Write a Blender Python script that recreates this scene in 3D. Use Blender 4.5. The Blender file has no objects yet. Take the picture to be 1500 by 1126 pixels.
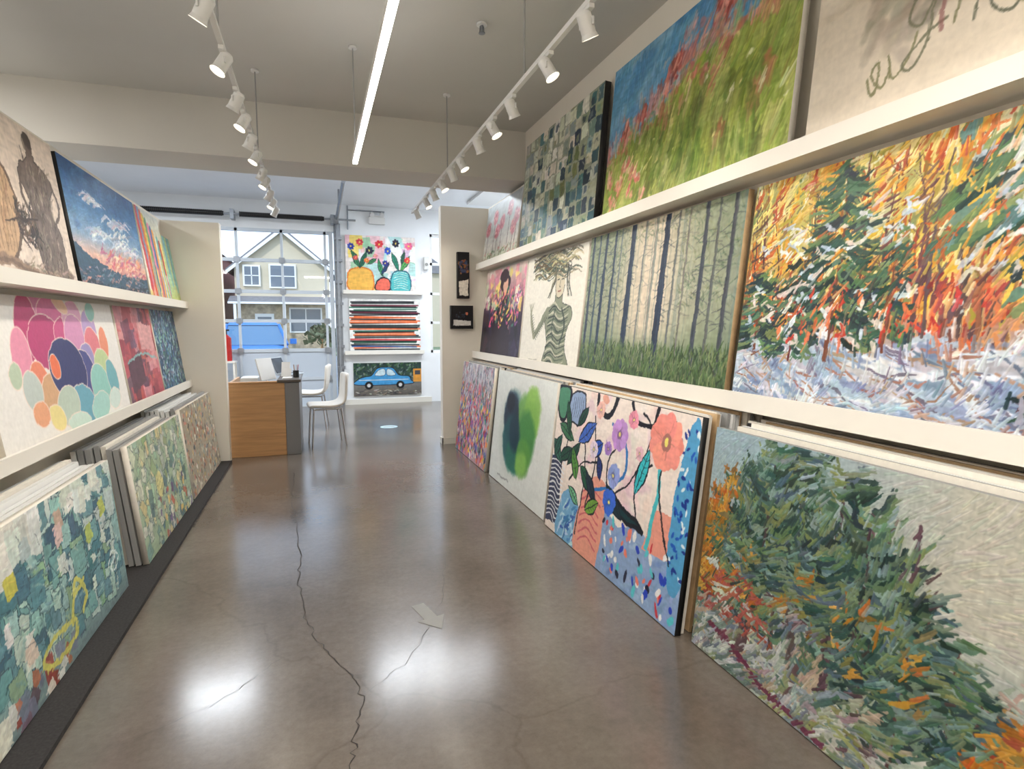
import bpy, math, random
import numpy as np
from mathutils import Vector, Matrix

scene = bpy.context.scene
try:
    scene.view_settings.view_transform = 'Standard'
    scene.view_settings.look = 'None'
    scene.view_settings.exposure = 0.22
except Exception:
    pass

# ------------------------------------------------------------------ materials
def s2l(c):
    c = np.asarray(c, dtype=float) / 255.0
    return np.where(c <= 0.04045, c / 12.92, ((c + 0.055) / 1.055) ** 2.4)

def mat(name, rgb, rough=0.5, metal=0.0, noise=0.0, nscale=8.0, bump=0.0, bscale=60.0, emit=0.0, spec=0.5, stretch=None):
    m = bpy.data.materials.new(name); m.use_nodes = True
    nt = m.node_tree; b = nt.nodes['Principled BSDF']
    lin = [float(v) for v in s2l(rgb)] + [1]
    b.inputs['Base Color'].default_value = lin
    b.inputs['Roughness'].default_value = rough
    b.inputs['Metallic'].default_value = metal
    b.inputs['Specular IOR Level'].default_value = spec
    if emit:
        b.inputs['Emission Color'].default_value = lin
        b.inputs['Emission Strength'].default_value = emit
    tc = nt.nodes.new('ShaderNodeTexCoord')
    src = tc.outputs['Object']
    if stretch:
        mp = nt.nodes.new('ShaderNodeMapping'); mp.inputs['Scale'].default_value = stretch
        nt.links.new(src, mp.inputs['Vector']); src = mp.outputs['Vector']
    if noise:
        n = nt.nodes.new('ShaderNodeTexNoise'); n.inputs['Scale'].default_value = nscale; n.inputs['Detail'].default_value = 6
        nt.links.new(src, n.inputs['Vector'])
        r = nt.nodes.new('ShaderNodeValToRGB')
        r.color_ramp.elements[0].position = 0.3; r.color_ramp.elements[1].position = 0.7
        r.color_ramp.elements[0].color = [v * (1 - noise) for v in lin[:3]] + [1]
        r.color_ramp.elements[1].color = [min(1, v * (1 + noise)) for v in lin[:3]] + [1]
        nt.links.new(n.outputs['Fac'], r.inputs['Fac']); nt.links.new(r.outputs['Color'], b.inputs['Base Color'])
    if bump:
        n2 = nt.nodes.new('ShaderNodeTexNoise'); n2.inputs['Scale'].default_value = bscale; n2.inputs['Detail'].default_value = 4
        nt.links.new(src, n2.inputs['Vector'])
        bp = nt.nodes.new('ShaderNodeBump'); bp.inputs['Strength'].default_value = bump; bp.inputs['Distance'].default_value = 0.01
        nt.links.new(n2.outputs['Fac'], bp.inputs['Height']); nt.links.new(bp.outputs['Normal'], b.inputs['Normal'])
    return m

M = {}
M['wall'] = mat('wall_paint', (236, 230, 218), 0.7, noise=0.02, nscale=3)
M['wallw'] = mat('wall_white_paint', (238, 241, 244), 0.7, noise=0.02, nscale=3)
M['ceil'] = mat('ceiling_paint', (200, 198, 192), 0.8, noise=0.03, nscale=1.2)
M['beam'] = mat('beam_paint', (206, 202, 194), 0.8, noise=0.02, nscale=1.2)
M['ceilw'] = mat('front_ceiling_paint', (236, 239, 242), 0.8, noise=0.02, nscale=2)
M['shelf'] = mat('shelf_white_paint', (234, 229, 219), 0.4, noise=0.01)
M['base'] = mat('baseboard_paint', (226, 222, 212), 0.4)
M['white'] = mat('white_plastic', (222, 222, 220), 0.35)
M['canvasedge'] = mat('canvas_edge', (224, 218, 206), 0.7, noise=0.05, nscale=30)
M['greyedge'] = mat('grey_edge', (150, 150, 148), 0.6)
M['blackedge'] = mat('black_edge', (30, 30, 32), 0.5)
M['woodedge'] = mat('wood_edge', (190, 160, 120), 0.6, noise=0.15, nscale=20)
M['mat'] = mat('black_mat', (50, 48, 48), 0.95, noise=0.3, nscale=90)
M['black'] = mat('black_metal', (22, 22, 24), 0.4)
M['alu'] = mat('aluminium', (196, 204, 212), 0.4, metal=0.1)
M['galv'] = mat('galvanised_steel', (150, 155, 162), 0.4, metal=0.6, noise=0.1, nscale=15)
M['chrome'] = mat('chrome', (205, 205, 208), 0.15, metal=1.0)
M['panel'] = mat('door_panel_white', (190, 200, 212), 0.5)
M['wood'] = mat('desk_oak', (184, 140, 94), 0.4, noise=0.16, nscale=3.0, stretch=(1, 1, 14))
M['deskgrey'] = mat('desk_grey_laminate', (118, 118, 120), 0.4)
M['desktop'] = mat('desk_top_laminate', (84, 76, 68), 0.35)
M['paper'] = mat('paper', (236, 236, 234), 0.7)
M['screen'] = mat('screen_glass', (36, 44, 56), 0.1)
M['red'] = mat('red_enamel', (180, 30, 24), 0.35)
M['leather'] = mat('white_leatherette', (226, 220, 210), 0.45)
M['crack'] = mat('crack_dark', (52, 46, 42), 0.8)
M['sticker'] = mat('sticker_grey', (138, 136, 130), 0.4, noise=0.08, nscale=20)
M['stickerb'] = mat('sticker_blue', (176, 200, 206), 0.5)
M['lens'] = mat('lamp_lens', (255, 240, 215), 0.3, emit=7.0)
M['led'] = mat('led_diffuser', (255, 248, 236), 0.3, emit=10.0)
M['siding'] = mat('house_siding', (200, 188, 162), 0.7, noise=0.05, nscale=2, stretch=(1, 1, 12))
M['stone'] = mat('house_stone', (172, 156, 132), 0.8, noise=0.4, nscale=3.5)
M['brick'] = mat('red_brick', (164, 88, 74), 0.8, noise=0.2, nscale=6)
M['roof'] = mat('roof_shingle', (124, 122, 124), 0.8, noise=0.15, nscale=5)
M['trimw'] = mat('house_trim', (230, 230, 228), 0.6)
M['hwin'] = mat('house_window_glass', (104, 114, 124), 0.3)
M['asph'] = mat('asphalt', (134, 134, 138), 0.9, noise=0.1, nscale=1)
M['lawn'] = mat('lawn', (120, 132, 96), 0.9, noise=0.25, nscale=2)
M['carp'] = mat('car_paint_blue', (46, 116, 190), 0.3)
M['carg'] = mat('car_glass', (90, 124, 152), 0.35, spec=0.3)
M['tyre'] = mat('tyre', (28, 28, 28), 0.8)
M['bush'] = mat('bush_leaf', (84, 96, 68), 0.9, noise=0.4, nscale=6)

# concrete floor
def concrete():
    m = bpy.data.materials.new('polished_concrete'); m.use_nodes = True
    nt = m.node_tree; N = nt.nodes; Lk = nt.links; b = N['Principled BSDF']
    tc = N.new('ShaderNodeTexCoord')
    n1 = N.new('ShaderNodeTexNoise'); n1.inputs['Scale'].default_value = 0.9; n1.inputs['Detail'].default_value = 8; n1.inputs['Roughness'].default_value = 0.62
    n2 = N.new('ShaderNodeTexNoise'); n2.inputs['Scale'].default_value = 28; n2.inputs['Detail'].default_value = 8; n2.inputs['Roughness'].default_value = 0.75
    Lk.new(tc.outputs['Object'], n1.inputs['Vector']); Lk.new(tc.outputs['Object'], n2.inputs['Vector'])
    r1 = N.new('ShaderNodeValToRGB'); e = r1.color_ramp.elements
    e[0].position = 0.32; e[0].color = [*s2l((94, 85, 77)), 1]
    e[1].position = 0.7; e[1].color = [*s2l((122, 112, 102)), 1]
    Lk.new(n1.outputs['Fac'], r1.inputs['Fac'])
    r2 = N.new('ShaderNodeValToRGB'); e = r2.color_ramp.elements
    e[0].position = 0.3; e[0].color = (0.7, 0.7, 0.7, 1); e[1].position = 0.7; e[1].color = (1.18, 1.18, 1.18, 1)
    Lk.new(n2.outputs['Fac'], r2.inputs['Fac'])
    mx = N.new('ShaderNodeMix'); mx.data_type = 'RGBA'; mx.blend_type = 'MULTIPLY'; mx.inputs[0].default_value = 0.6
    Lk.new(r1.outputs['Color'], mx.inputs[6]); Lk.new(r2.outputs['Color'], mx.inputs[7])
    v = N.new('ShaderNodeTexVoronoi'); v.feature = 'DISTANCE_TO_EDGE'; v.inputs['Scale'].default_value = 0.42
    n3 = N.new('ShaderNodeTexNoise'); n3.inputs['Scale'].default_value = 2.5; n3.inputs['Detail'].default_value = 6
    Lk.new(tc.outputs['Object'], n3.inputs['Vector'])
    mv = N.new('ShaderNodeMix'); mv.data_type = 'RGBA'; mv.inputs[0].default_value = 0.3
    Lk.new(tc.outputs['Object'], mv.inputs[6]); Lk.new(n3.outputs['Color'], mv.inputs[7])
    Lk.new(mv.outputs[2], v.inputs['Vector'])
    r3 = N.new('ShaderNodeValToRGB'); e = r3.color_ramp.elements
    e[0].position = 0.0; e[0].color = (0.72, 0.7, 0.68, 1); e[1].position = 0.002; e[1].color = (1, 1, 1, 1)
    Lk.new(v.outputs['Distance'], r3.inputs['Fac'])
    mx2 = N.new('ShaderNodeMix'); mx2.data_type = 'RGBA'; mx2.blend_type = 'MULTIPLY'; mx2.inputs[0].default_value = 0.5
    Lk.new(mx.outputs[2], mx2.inputs[6]); Lk.new(r3.outputs['Color'], mx2.inputs[7])
    Lk.new(mx2.outputs[2], b.inputs['Base Color'])
    mr = N.new('ShaderNodeMapRange'); mr.inputs['To Min'].default_value = 0.12; mr.inputs['To Max'].default_value = 0.26
    Lk.new(n1.outputs['Fac'], mr.inputs['Value']); Lk.new(mr.outputs['Result'], b.inputs['Roughness'])
    b.inputs['Specular IOR Level'].default_value = 0.85
    bp = N.new('ShaderNodeBump'); bp.inputs['Strength'].default_value = 0.02; bp.inputs['Distance'].default_value = 0.01
    Lk.new(n2.outputs['Fac'], bp.inputs['Height']); Lk.new(bp.outputs['Normal'], b.inputs['Normal'])
    return m
M['floor'] = concrete()

def paintmat():
    m = bpy.data.materials.new('painted_canvas'); m.use_nodes = True
    nt = m.node_tree; N = nt.nodes; b = N['Principled BSDF']
    a = N.new('ShaderNodeAttribute'); a.attribute_name = 'Col'
    tc = N.new('ShaderNodeTexCoord'); n = N.new('ShaderNodeTexNoise'); n.inputs['Scale'].default_value = 45; n.inputs['Detail'].default_value = 5
    nt.links.new(tc.outputs['Object'], n.inputs['Vector'])
    r = N.new('ShaderNodeValToRGB'); e = r.color_ramp.elements
    e[0].position = .3; e[0].color = (.88, .88, .88, 1); e[1].position = .7; e[1].color = (1.05, 1.05, 1.05, 1)
    nt.links.new(n.outputs['Fac'], r.inputs['Fac'])
    mx = N.new('ShaderNodeMix'); mx.data_type = 'RGBA'; mx.blend_type = 'MULTIPLY'; mx.inputs[0].default_value = 0.5
    nt.links.new(a.outputs['Color'], mx.inputs[6]); nt.links.new(r.outputs['Color'], mx.inputs[7])
    nt.links.new(mx.outputs[2], b.inputs['Base Color'])
    ad = N.new('ShaderNodeMath'); ad.operation = 'ADD'
    nt.links.new(n.outputs['Fac'], ad.inputs[0]); nt.links.new(a.outputs['Fac'], ad.inputs[1])
    bp = N.new('ShaderNodeBump'); bp.inputs['Strength'].default_value = 0.2; bp.inputs['Distance'].default_value = 0.004
    nt.links.new(ad.outputs[0], bp.inputs['Height']); nt.links.new(bp.outputs['Normal'], b.inputs['Normal'])
    b.inputs['Roughness'].default_value = 0.42; b.inputs['Specular IOR Level'].default_value = 0.3
    return m
M['paint'] = paintmat()

def glassmat():
    m = bpy.data.materials.new('window_glass'); m.use_nodes = True
    nt = m.node_tree; N = nt.nodes; N.remove(N['Principled BSDF']); out = N['Material Output']
    t = N.new('ShaderNodeBsdfTransparent'); t.inputs[0].default_value = (.97, .98, 1, 1)
    g = N.new('ShaderNodeBsdfGlossy'); g.inputs['Roughness'].default_value = 0.03
    x = N.new('ShaderNodeMixShader'); x.inputs[0].default_value = 0.04
    nt.links.new(t.outputs[0], x.inputs[1]); nt.links.new(g.outputs[0], x.inputs[2]); nt.links.new(x.outputs[0], out.inputs[0])
    return m
M['glass'] = glassmat()

# ------------------------------------------------------------------ mesh builder
class MB:
    def __init__(s): s.v = []; s.f = []; s.m = []; s.mats = []; s.sm = []
    def mi(s, k):
        if k not in s.mats: s.mats.append(k)
        return s.mats.index(k)
    def add(s, vs, fs, k, smooth=False):
        o = len(s.v); s.v += [tuple(p) for p in vs]; i = s.mi(k)
        for f in fs: s.f.append([o + q for q in f]); s.m.append(i); s.sm.append(smooth)
    def box(s, x0, x1, y0, y1, z0, z1, k):
        vs = [(x0,y0,z0),(x1,y0,z0),(x1,y1,z0),(x0,y1,z0),(x0,y0,z1),(x1,y0,z1),(x1,y1,z1),(x0,y1,z1)]
        s.add(vs, [(0,3,2,1),(4,5,6,7),(0,1,5,4),(1,2,6,5),(2,3,7,6),(3,0,4,7)], k)
    def slab(s, bl, br, tl, th, k):
        bl, br, tl = Vector(bl), Vector(br), Vector(tl)
        n = (br - bl).cross(tl - bl).normalized(); tr = br + tl - bl
        a = [bl, br, tr, tl]; b = [p - n * th for p in a]
        s.add(a + b, [(0,1,2,3),(7,6,5,4),(1,0,4,5),(2,1,5,6),(3,2,6,7),(0,3,7,4)], k)
    def cyl(s, p0, p1, r, k, seg=12, r2=None, cap=True):
        p0, p1 = Vector(p0), Vector(p1); d = (p1 - p0).normalized()
        u = d.orthogonal().normalized(); w = d.cross(u); r2 = r if r2 is None else r2
        vs = []
        for p, q in ((p0, r), (p1, r2)):
            for i in range(seg):
                t = 2 * math.pi * i / seg; vs.append(p + (u * math.cos(t) + w * math.sin(t)) * q)
        s.add(vs, [(i, (i+1) % seg, seg + (i+1) % seg, seg + i) for i in range(seg)], k, True)
        if cap:
            s.add(vs[:seg], [tuple(range(seg))[::-1]], k); s.add(vs[seg:], [tuple(range(seg))], k)
    def ext(s, pts, ax, a0, a1, k):
        def P(p, a):
            return {'x': (a, p[0], p[1]), 'y': (p[0], a, p[1]), 'z': (p[0], p[1], a)}[ax]
        n = len(pts); vs = [P(p, a0) for p in pts] + [P(p, a1) for p in pts]
        s.add(vs, [tuple(range(n)), tuple(range(2*n-1, n-1, -1))] + [(i, n+i, n+(i+1) % n, (i+1) % n) for i in range(n)], k)
    def build(s, name, bevel=0.0, parent=None, fix=True):
        me = bpy.data.meshes.new(name); me.from_pydata(s.v, [], s.f)
        for k in s.mats: me.materials.append(M[k] if isinstance(k, str) else k)
        me.polygons.foreach_set('material_index', s.m); me.polygons.foreach_set('use_smooth', s.sm); me.update()
        if fix:
            import bmesh
            bm = bmesh.new(); bm.from_mesh(me); bmesh.ops.recalc_face_normals(bm, faces=bm.faces); bm.to_mesh(me); bm.free()
        ob = bpy.data.objects.new(name, me); scene.collection.objects.link(ob)
        if bevel:
            b = ob.modifiers.new('bevel', 'BEVEL'); b.width = bevel; b.segments = 2; b.limit_method = 'ANGLE'
        if parent: ob.parent = parent
        return ob

def sbox(name, *a, bevel=0, **k):
    m = MB(); m.box(*a); return m.build(name, bevel)

# ------------------------------------------------------------------ painter
class Cv:
    def __init__(s, W, H, A, col):
        s.W, s.H, s.A = W, H, A; s.a = np.ones((H, W, 3)) * np.array(col, float)
        s.X = (np.arange(W) + .5) / W * A; s.Y = (np.arange(H) + .5) / H; s.px = 1.0 / H; s.warp = (.012, .006); s.grain = .12; s.brush = None
    def _r(s, x0, x1, y0, y1):
        i0 = max(0, int(x0 / s.A * s.W) - 1); i1 = min(s.W, int(x1 / s.A * s.W) + 2)
        j0 = max(0, int(y0 * s.H) - 1); j1 = min(s.H, int(y1 * s.H) + 2)
        return i0, i1, j0, j1
    def _b(s, i0, i1, j0, j1, m, col):
        m = m[..., None]; r = s.a[j0:j1, i0:i1]; s.a[j0:j1, i0:i1] = r * (1 - m) + np.array(col, float) * m
    def seg(s, x0, y0, x1, y1, w, col, al=1, w1=None, leaf=False, soft=None):
        x0 *= s.A; x1 *= s.A; w1 = w if w1 is None else w1; so = soft or s.px; e = max(w, w1) + so * 1.5
        i0, i1, j0, j1 = s._r(min(x0, x1) - e, max(x0, x1) + e, min(y0, y1) - e, max(y0, y1) + e)
        if i0 >= i1 or j0 >= j1: return
        X = s.X[i0:i1][None, :]; Y = s.Y[j0:j1][:, None]; dx = x1 - x0; dy = y1 - y0
        t = np.clip(((X - x0) * dx + (Y - y0) * dy) / (dx*dx + dy*dy + 1e-9), 0, 1)
        d = np.hypot(X - x0 - t*dx, Y - y0 - t*dy)
        hw = w * np.sin(np.pi * np.clip(t, .001, .999)) ** .8 if leaf else w + (w1 - w) * t
        s._b(i0, i1, j0, j1, np.clip((hw - d) / so + (0 if leaf else .5), 0, 1) * al, col)
    def ell(s, cx, cy, rx, ry, col, rot=0, al=1, soft=None):
        cx *= s.A; so = soft or s.px; e = max(rx, ry) + so
        i0, i1, j0, j1 = s._r(cx - e, cx + e, cy - e, cy + e)
        if i0 >= i1 or j0 >= j1: return
        X = s.X[i0:i1][None, :] - cx; Y = s.Y[j0:j1][:, None] - cy; c, q = math.cos(rot), math.sin(rot)
        k = np.sqrt(((X*c + Y*q) / rx) ** 2 + ((-X*q + Y*c) / ry) ** 2)
        s._b(i0, i1, j0, j1, np.clip((1 - k) * min(rx, ry) / so + .5, 0, 1) * al, col)
    def poly(s, pts, col, al=1):
        P = [(p[0] * s.A, p[1]) for p in pts]; xs = [p[0] for p in P]; ys = [p[1] for p in P]
        i0, i1, j0, j1 = s._r(min(xs), max(xs), min(ys), max(ys))
        if i0 >= i1 or j0 >= j1: return
        X = s.X[i0:i1][None, :]; Y = s.Y[j0:j1][:, None]; ins = np.zeros((j1-j0, i1-i0), bool)
        for k in range(len(P)):
            ax, ay = P[k]; bx, by = P[k-1]
            if ay == by: continue
            ins ^= ((ay > Y) != (by > Y)) & (X < (bx - ax) * (Y - ay) / (by - ay) + ax)
        s._b(i0, i1, j0, j1, ins * float(al), col)
    def rect(s, cx, cy, w, h, col, rot=0, al=1):
        c, q = math.cos(rot), math.sin(rot)
        s.poly([(cx + (x*c - y*q) / s.A, cy + x*q + y*c) for x, y in ((-w/2,-h/2),(w/2,-h/2),(w/2,h/2),(-w/2,h/2))], col, al)
    def path(s, pts, w, col, al=1, w1=None, n=6, closed=False, fill=None, soft=None):
        P = list(pts); Q = []
        m = len(P)
        rng_ = range(m) if closed else range(m-1)
        for i in rng_:
            g = lambda k: P[k % m] if closed else P[max(0, min(m-1, k))]
            p0, p1, p2, p3 = g(i-1), g(i), g(i+1), g(i+2)
            for k in range(n):
                t = k / n
                Q.append(tuple(.5 * (2*p1[c] + (p2[c]-p0[c])*t + (2*p0[c]-5*p1[c]+4*p2[c]-p3[c])*t*t + (3*p1[c]-p0[c]-3*p2[c]+p3[c])*t**3) for c in (0, 1)))
        if not closed: Q.append(P[-1])
        if fill is not None: s.poly(Q, fill, al)
        if w:
            w1 = w if w1 is None else w1; L = len(Q)
            R = Q + [Q[0]] if closed else Q
            for i in range(len(R)-1):
                a = w + (w1-w) * i / L; b = w + (w1-w) * (i+1) / L
                s.seg(*R[i], *R[i+1], a, col, al, b, soft=soft)
    def vgrad(s, stops):
        ys = [p[0] for p in stops]
        for c in range(3): s.a[:, :, c] = np.interp(s.Y, ys, [p[1][c] for p in stops])[:, None]
    def noise(s, rng, nx, ny, amt):
        g = vn(s.W, s.H, nx, ny, rng) + .5 * vn(s.W, s.H, nx*2, ny*2, rng) - .75
        s.a += g[..., None] * amt
    def leaf(s, x0, y0, x1, y1, w, fill, out=(20, 24, 40), vein=True):
        s.seg(x0, y0, x1, y1, w + .012, out, leaf=True); s.seg(x0, y0, x1, y1, w, fill, leaf=True)
        if vein:
            s.seg(x0, y0, x1, y1, .003, out)
            for t in (.3, .45, .6, .75):
                px = x0+(x1-x0)*t; py = y0+(y1-y0)*t; dx = (x1-x0)*s.A; dy = y1-y0; L = math.hypot(dx, dy)+1e-6
                for sd in (-1, 1): s.seg(px, py, px + (dx/L*.6 - sd*dy/L)*w*.6/s.A, py + (dy/L*.6 + sd*dx/L)*w*.6, .0018, out, .7)
    def finish(s, r):
        w0, w1 = s.warp; J, I = np.mgrid[0:s.H, 0:s.W]
        def f(n): return vn(s.W, s.H, max(2, int(n*s.A)), n, r) - .5
        dx = f(14)*w0*2 + f(45)*w1*2; dy = f(14)*w0*2 + f(45)*w1*2
        I2 = np.clip((I + dx*s.H).round().astype(int), 0, s.W-1); J2 = np.clip((J + dy*s.H).round().astype(int), 0, s.H-1)
        s.a = s.a[J2, I2]
        if s.brush:
            # loaded-brush pass: short strokes following a flow field, each the local colour with a painted highlight edge and shade edge
            n, ln, w, a0, av = s.brush; src = s.a.copy(); fl = vn(s.W, s.H, 5, 4, r)
            for _ in range(n):
                i = r.integers(s.W); j = r.integers(s.H); k = jit(src[j, i], r, 9)
                a = a0 + (fl[j, i]-.5)*av*2 + r.normal()*.15; l = r.uniform(*ln); x = i/s.W; y = j/s.H; ww = r.uniform(*w)
                ex = math.cos(a)*l/2; ey = math.sin(a)*l/2; ox = -math.sin(a)*ww*.5; oy = math.cos(a)*ww*.5
                s.seg(x - ex/s.A, y - ey, x + ex/s.A, y + ey, ww, k, .85, ww*.6)
                s.seg(x + (ox-ex)/s.A, y + oy - ey, x + (ox+ex)/s.A, y + oy + ey, ww*.25, np.clip(k*1.12+6, 0, 255), .5)
                s.seg(x - (ox+ex)/s.A, y - oy - ey, x - (ox-ex)/s.A, y - oy + ey, ww*.25, k*.86, .5)
        g = vn(s.W, s.H, max(3, s.W//9), max(3, s.H//3), r) - .5 + .7*(vn(s.W, s.H, max(3, s.W//3), max(3, s.H//9), r) - .5)
        s.a = s.a * (1 + g[..., None]*s.grain)

def vn(W, H, nx, ny, rng):
    g = rng.random((ny + 2, nx + 2)); x = np.linspace(0, nx, W); y = np.linspace(0, ny, H)
    xi = x.astype(int); yi = y.astype(int); fx = x - xi; fy = y - yi; fx = fx*fx*(3-2*fx); fy = (fy*fy*(3-2*fy))[:, None]
    a = g[np.ix_(yi, xi)]; b = g[np.ix_(yi, xi+1)]; c = g[np.ix_(yi+1, xi)]; d = g[np.ix_(yi+1, xi+1)]
    return (a*(1-fx)+b*fx)*(1-fy) + (c*(1-fx)+d*fx)*fy

def jit(c, r, a=14): return np.clip(np.array(c, float) + r.uniform(-a, a) + r.uniform(-a/2, a/2, 3), 0, 255)

def dabs(c, r, n, reg, pal, ln, w, ang, av, al=.9, cond=None, j=12, soft=None):
    x0, x1, y0, y1 = reg
    for _ in range(n):
        x = r.uniform(x0, x1); y = r.uniform(y0, y1)
        if cond and not cond(x, y): continue
        a = ang + r.normal() * av; l = r.uniform(*ln); ww = r.uniform(*w); b = a + r.normal()*.35
        k = jit(pal[r.integers(len(pal))], r, j)
        xm = x + math.cos(a)*l/2/c.A; ym = y + math.sin(a)*l/2
        c.seg(x, y, xm, ym, ww*.7, k, al, ww, soft=soft)
        c.seg(xm, ym, xm + math.cos(b)*l/2/c.A, ym + math.sin(b)*l/2, ww, k, al, ww*.4, soft=soft)

def conifer(c, r, x, yb, yt, hw, pal, trunk, droop=.35, tw=.012, n=26, dl=.05, lean=0, dens=4, sw=(.004, .011), low=.18, up=(-.3, .9)):
    c.path([(x - lean, yb), (x - lean*.5 + r.normal()*.006, (yb+yt)/2), (x, yt)], tw, trunk, 1, tw*.3)
    for i in range(n):
        t = i / (n-1); y = yb + (yt-yb) * (low + (1-low)*t); sp = hw * (1-t) ** .75 * r.uniform(.5, 1.2) + .012
        for sd in (-1, 1):
            for k in range(max(1, int(dens*(1-t*.6)))):
                d0 = sp * r.uniform(0, .85); d1 = d0 + r.uniform(.5, 1.2) * dl
                xo = x - lean*(1-t)
                yy = y - droop * d0 + r.normal() * .014
                u = r.uniform(*up) * dl * .6
                c.path([(xo + sd*d0/c.A, yy), (xo + sd*(d0+d1)/2/c.A, yy - droop*dl*.5), (xo + sd*d1/c.A, yy - droop*dl*.3 + u)],
                       r.uniform(*sw), jit(pal[r.integers(len(pal))], r, 12), .92, .003, n=2)

def patches(c, r, n, reg, pal, sz, rv=.15, al=.9, asp=(.6, 1.6), out=None, j=10):
    for _ in range(n):
        x = r.uniform(reg[0], reg[1]); y = r.uniform(reg[2], reg[3]); w = r.uniform(*sz); h = w * r.uniform(*asp); a = r.normal() * rv
        if out is not None: c.rect(x, y, w + .014, h + .014, jit(out, r, 10), a, .8)
        c.rect(x, y, w, h, jit(pal[r.integers(len(pal))], r, j), a, al)

PC = {}
def painting(fn): PC[fn.__name__] = fn; return fn

@painting
def pines(c, r):
    c.warp = (.01, .003); c.brush = (2600, (.02, .06), (.003, .007), .6, .9)
    c.vgrad([(0, (126, 132, 122)), (.3, (140, 150, 144)), (.6, (146, 164, 166)), (1, (150, 172, 182))])
    g = np.clip((c.X / c.A - .35) / .4, 0, 1)[None, :, None] * np.clip((c.Y - .35) / .3, 0, 1)[:, None, None]
    c.a = c.a * (1 - g) + np.array((186, 184, 170)) * g; c.noise(r, 6, 5, 12)
    und = [(110,128,124),(160,168,152),(184,192,186),(126,134,104),(146,122,128),(106,116,130),(176,156,136),(200,204,192),(90,110,104),(150,160,168)]
    dabs(c, r, 1300, (-.02, .9, 0, .42), und, (.06,.18), (.006,.014), .45, .5)
    dk = [(50,78,70),(66,96,82),(84,110,84),(104,124,90),(46,68,70),(106,130,110),(78,102,112),(120,130,84),(38,58,52),(122,146,142)]
    oc = [(188,132,48),(160,108,44),(200,156,76),(136,108,56),(180,102,46),(126,116,70)]
    for x in (.2,.24,.3,.36,.42,.475,.55,.6,.66):
        q = r.normal(size=3)*.012
        c.path([(x, .85), (x + q[0], .5), (x + q[1], .3), (x + q[2]*2, .06)], .006, jit((94,74,76), r), .95, .016)
        c.path([(x-.004, .7), (x - .004 + q[0], .45), (x-.006+q[1], .25)], .003, (186,172,162), .6, .004)
        for k in range(7):
            y = r.uniform(.3,.75); sd = r.choice([-1,1]); c.path([(x, y), (x+sd*.03, y+.01), (x+sd*.055, y+.05)], .0035, (84,68,70), .85, .002)
    for x, yt, h in ((.05,.74,.07),(.0,.62,.07),(.1,.82,.08),(.15,.64,.07)):
        conifer(c, r, x, .22, yt, h, oc + dk[:2], (94,72,66), .1, .006, 26, .055, dens=6, sw=(.006,.013))
    for x, yb, yt, h in ((.62,.3,.74,.08),(.2,.4,.86,.09),(.3,.45,.78,.08),(.36,.45,.97,.1),(.475,.4,.94,.12),(.55,.4,.84,.1),(.25,.5,.96,.1),(.42,.42,.72,.08)):
        conifer(c, r, x, yb, yt, h, dk, (70,56,60), -.15, .009, 20, .09, dens=7, sw=(.006,.014), low=.0, up=(.2,1.5), lean=r.normal()*.01)
    for x, yb, yt, h in ((.3,.2,.5,.05),(.48,.16,.42,.06),(.58,.14,.44,.06),(.22,.2,.46,.05)):
        conifer(c, r, x, yb, yt, h, dk, (70,56,60), -.1, .006, 10, .07, dens=4, sw=(.005,.012), up=(.2,1.4))
    for x, yb, yt, h in ((.7,.06,.66,.08),(.76,.05,.56,.08),(.81,.03,.46,.07),(.66,.05,.52,.08)):
        conifer(c, r, x, yb, yt, h, dk + [(106,140,132)], (90,60,58), .1, .008, 22, .06, dens=6, sw=(.006,.013))
    for x, yt, h in ((.88,.44,.06),(.93,.38,.07),(.84,.3,.06),(.98,.36,.07)):
        conifer(c, r, x, .0, yt, h, oc + [(184,84,40),(150,68,46)], (100,60,50), .1, .007, 22, .05, dens=7, sw=(.006,.014))
    dabs(c, r, 50, (.08, .7, .3, .55), oc, (.04,.08), (.005,.011), .8, .6)
    dabs(c, r, 320, (0, 1, -.02, .18), und + [(184,190,190),(140,146,90)], (.06,.16), (.006,.013), .35, .5)
    c.path([(.08,.15),(.2,.11),(.3,.05),(.5,.02)], .011, (104,46,70), .9); c.path([(.5,.12),(.62,.06),(.8,.04)], .01, (156,162,106), .9)
    dabs(c, r, 50, (0, .25, .2, .42), [(150,66,60),(160,88,74),(186,190,180)], (.05,.12), (.005,.01), -.1, .2)

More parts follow.
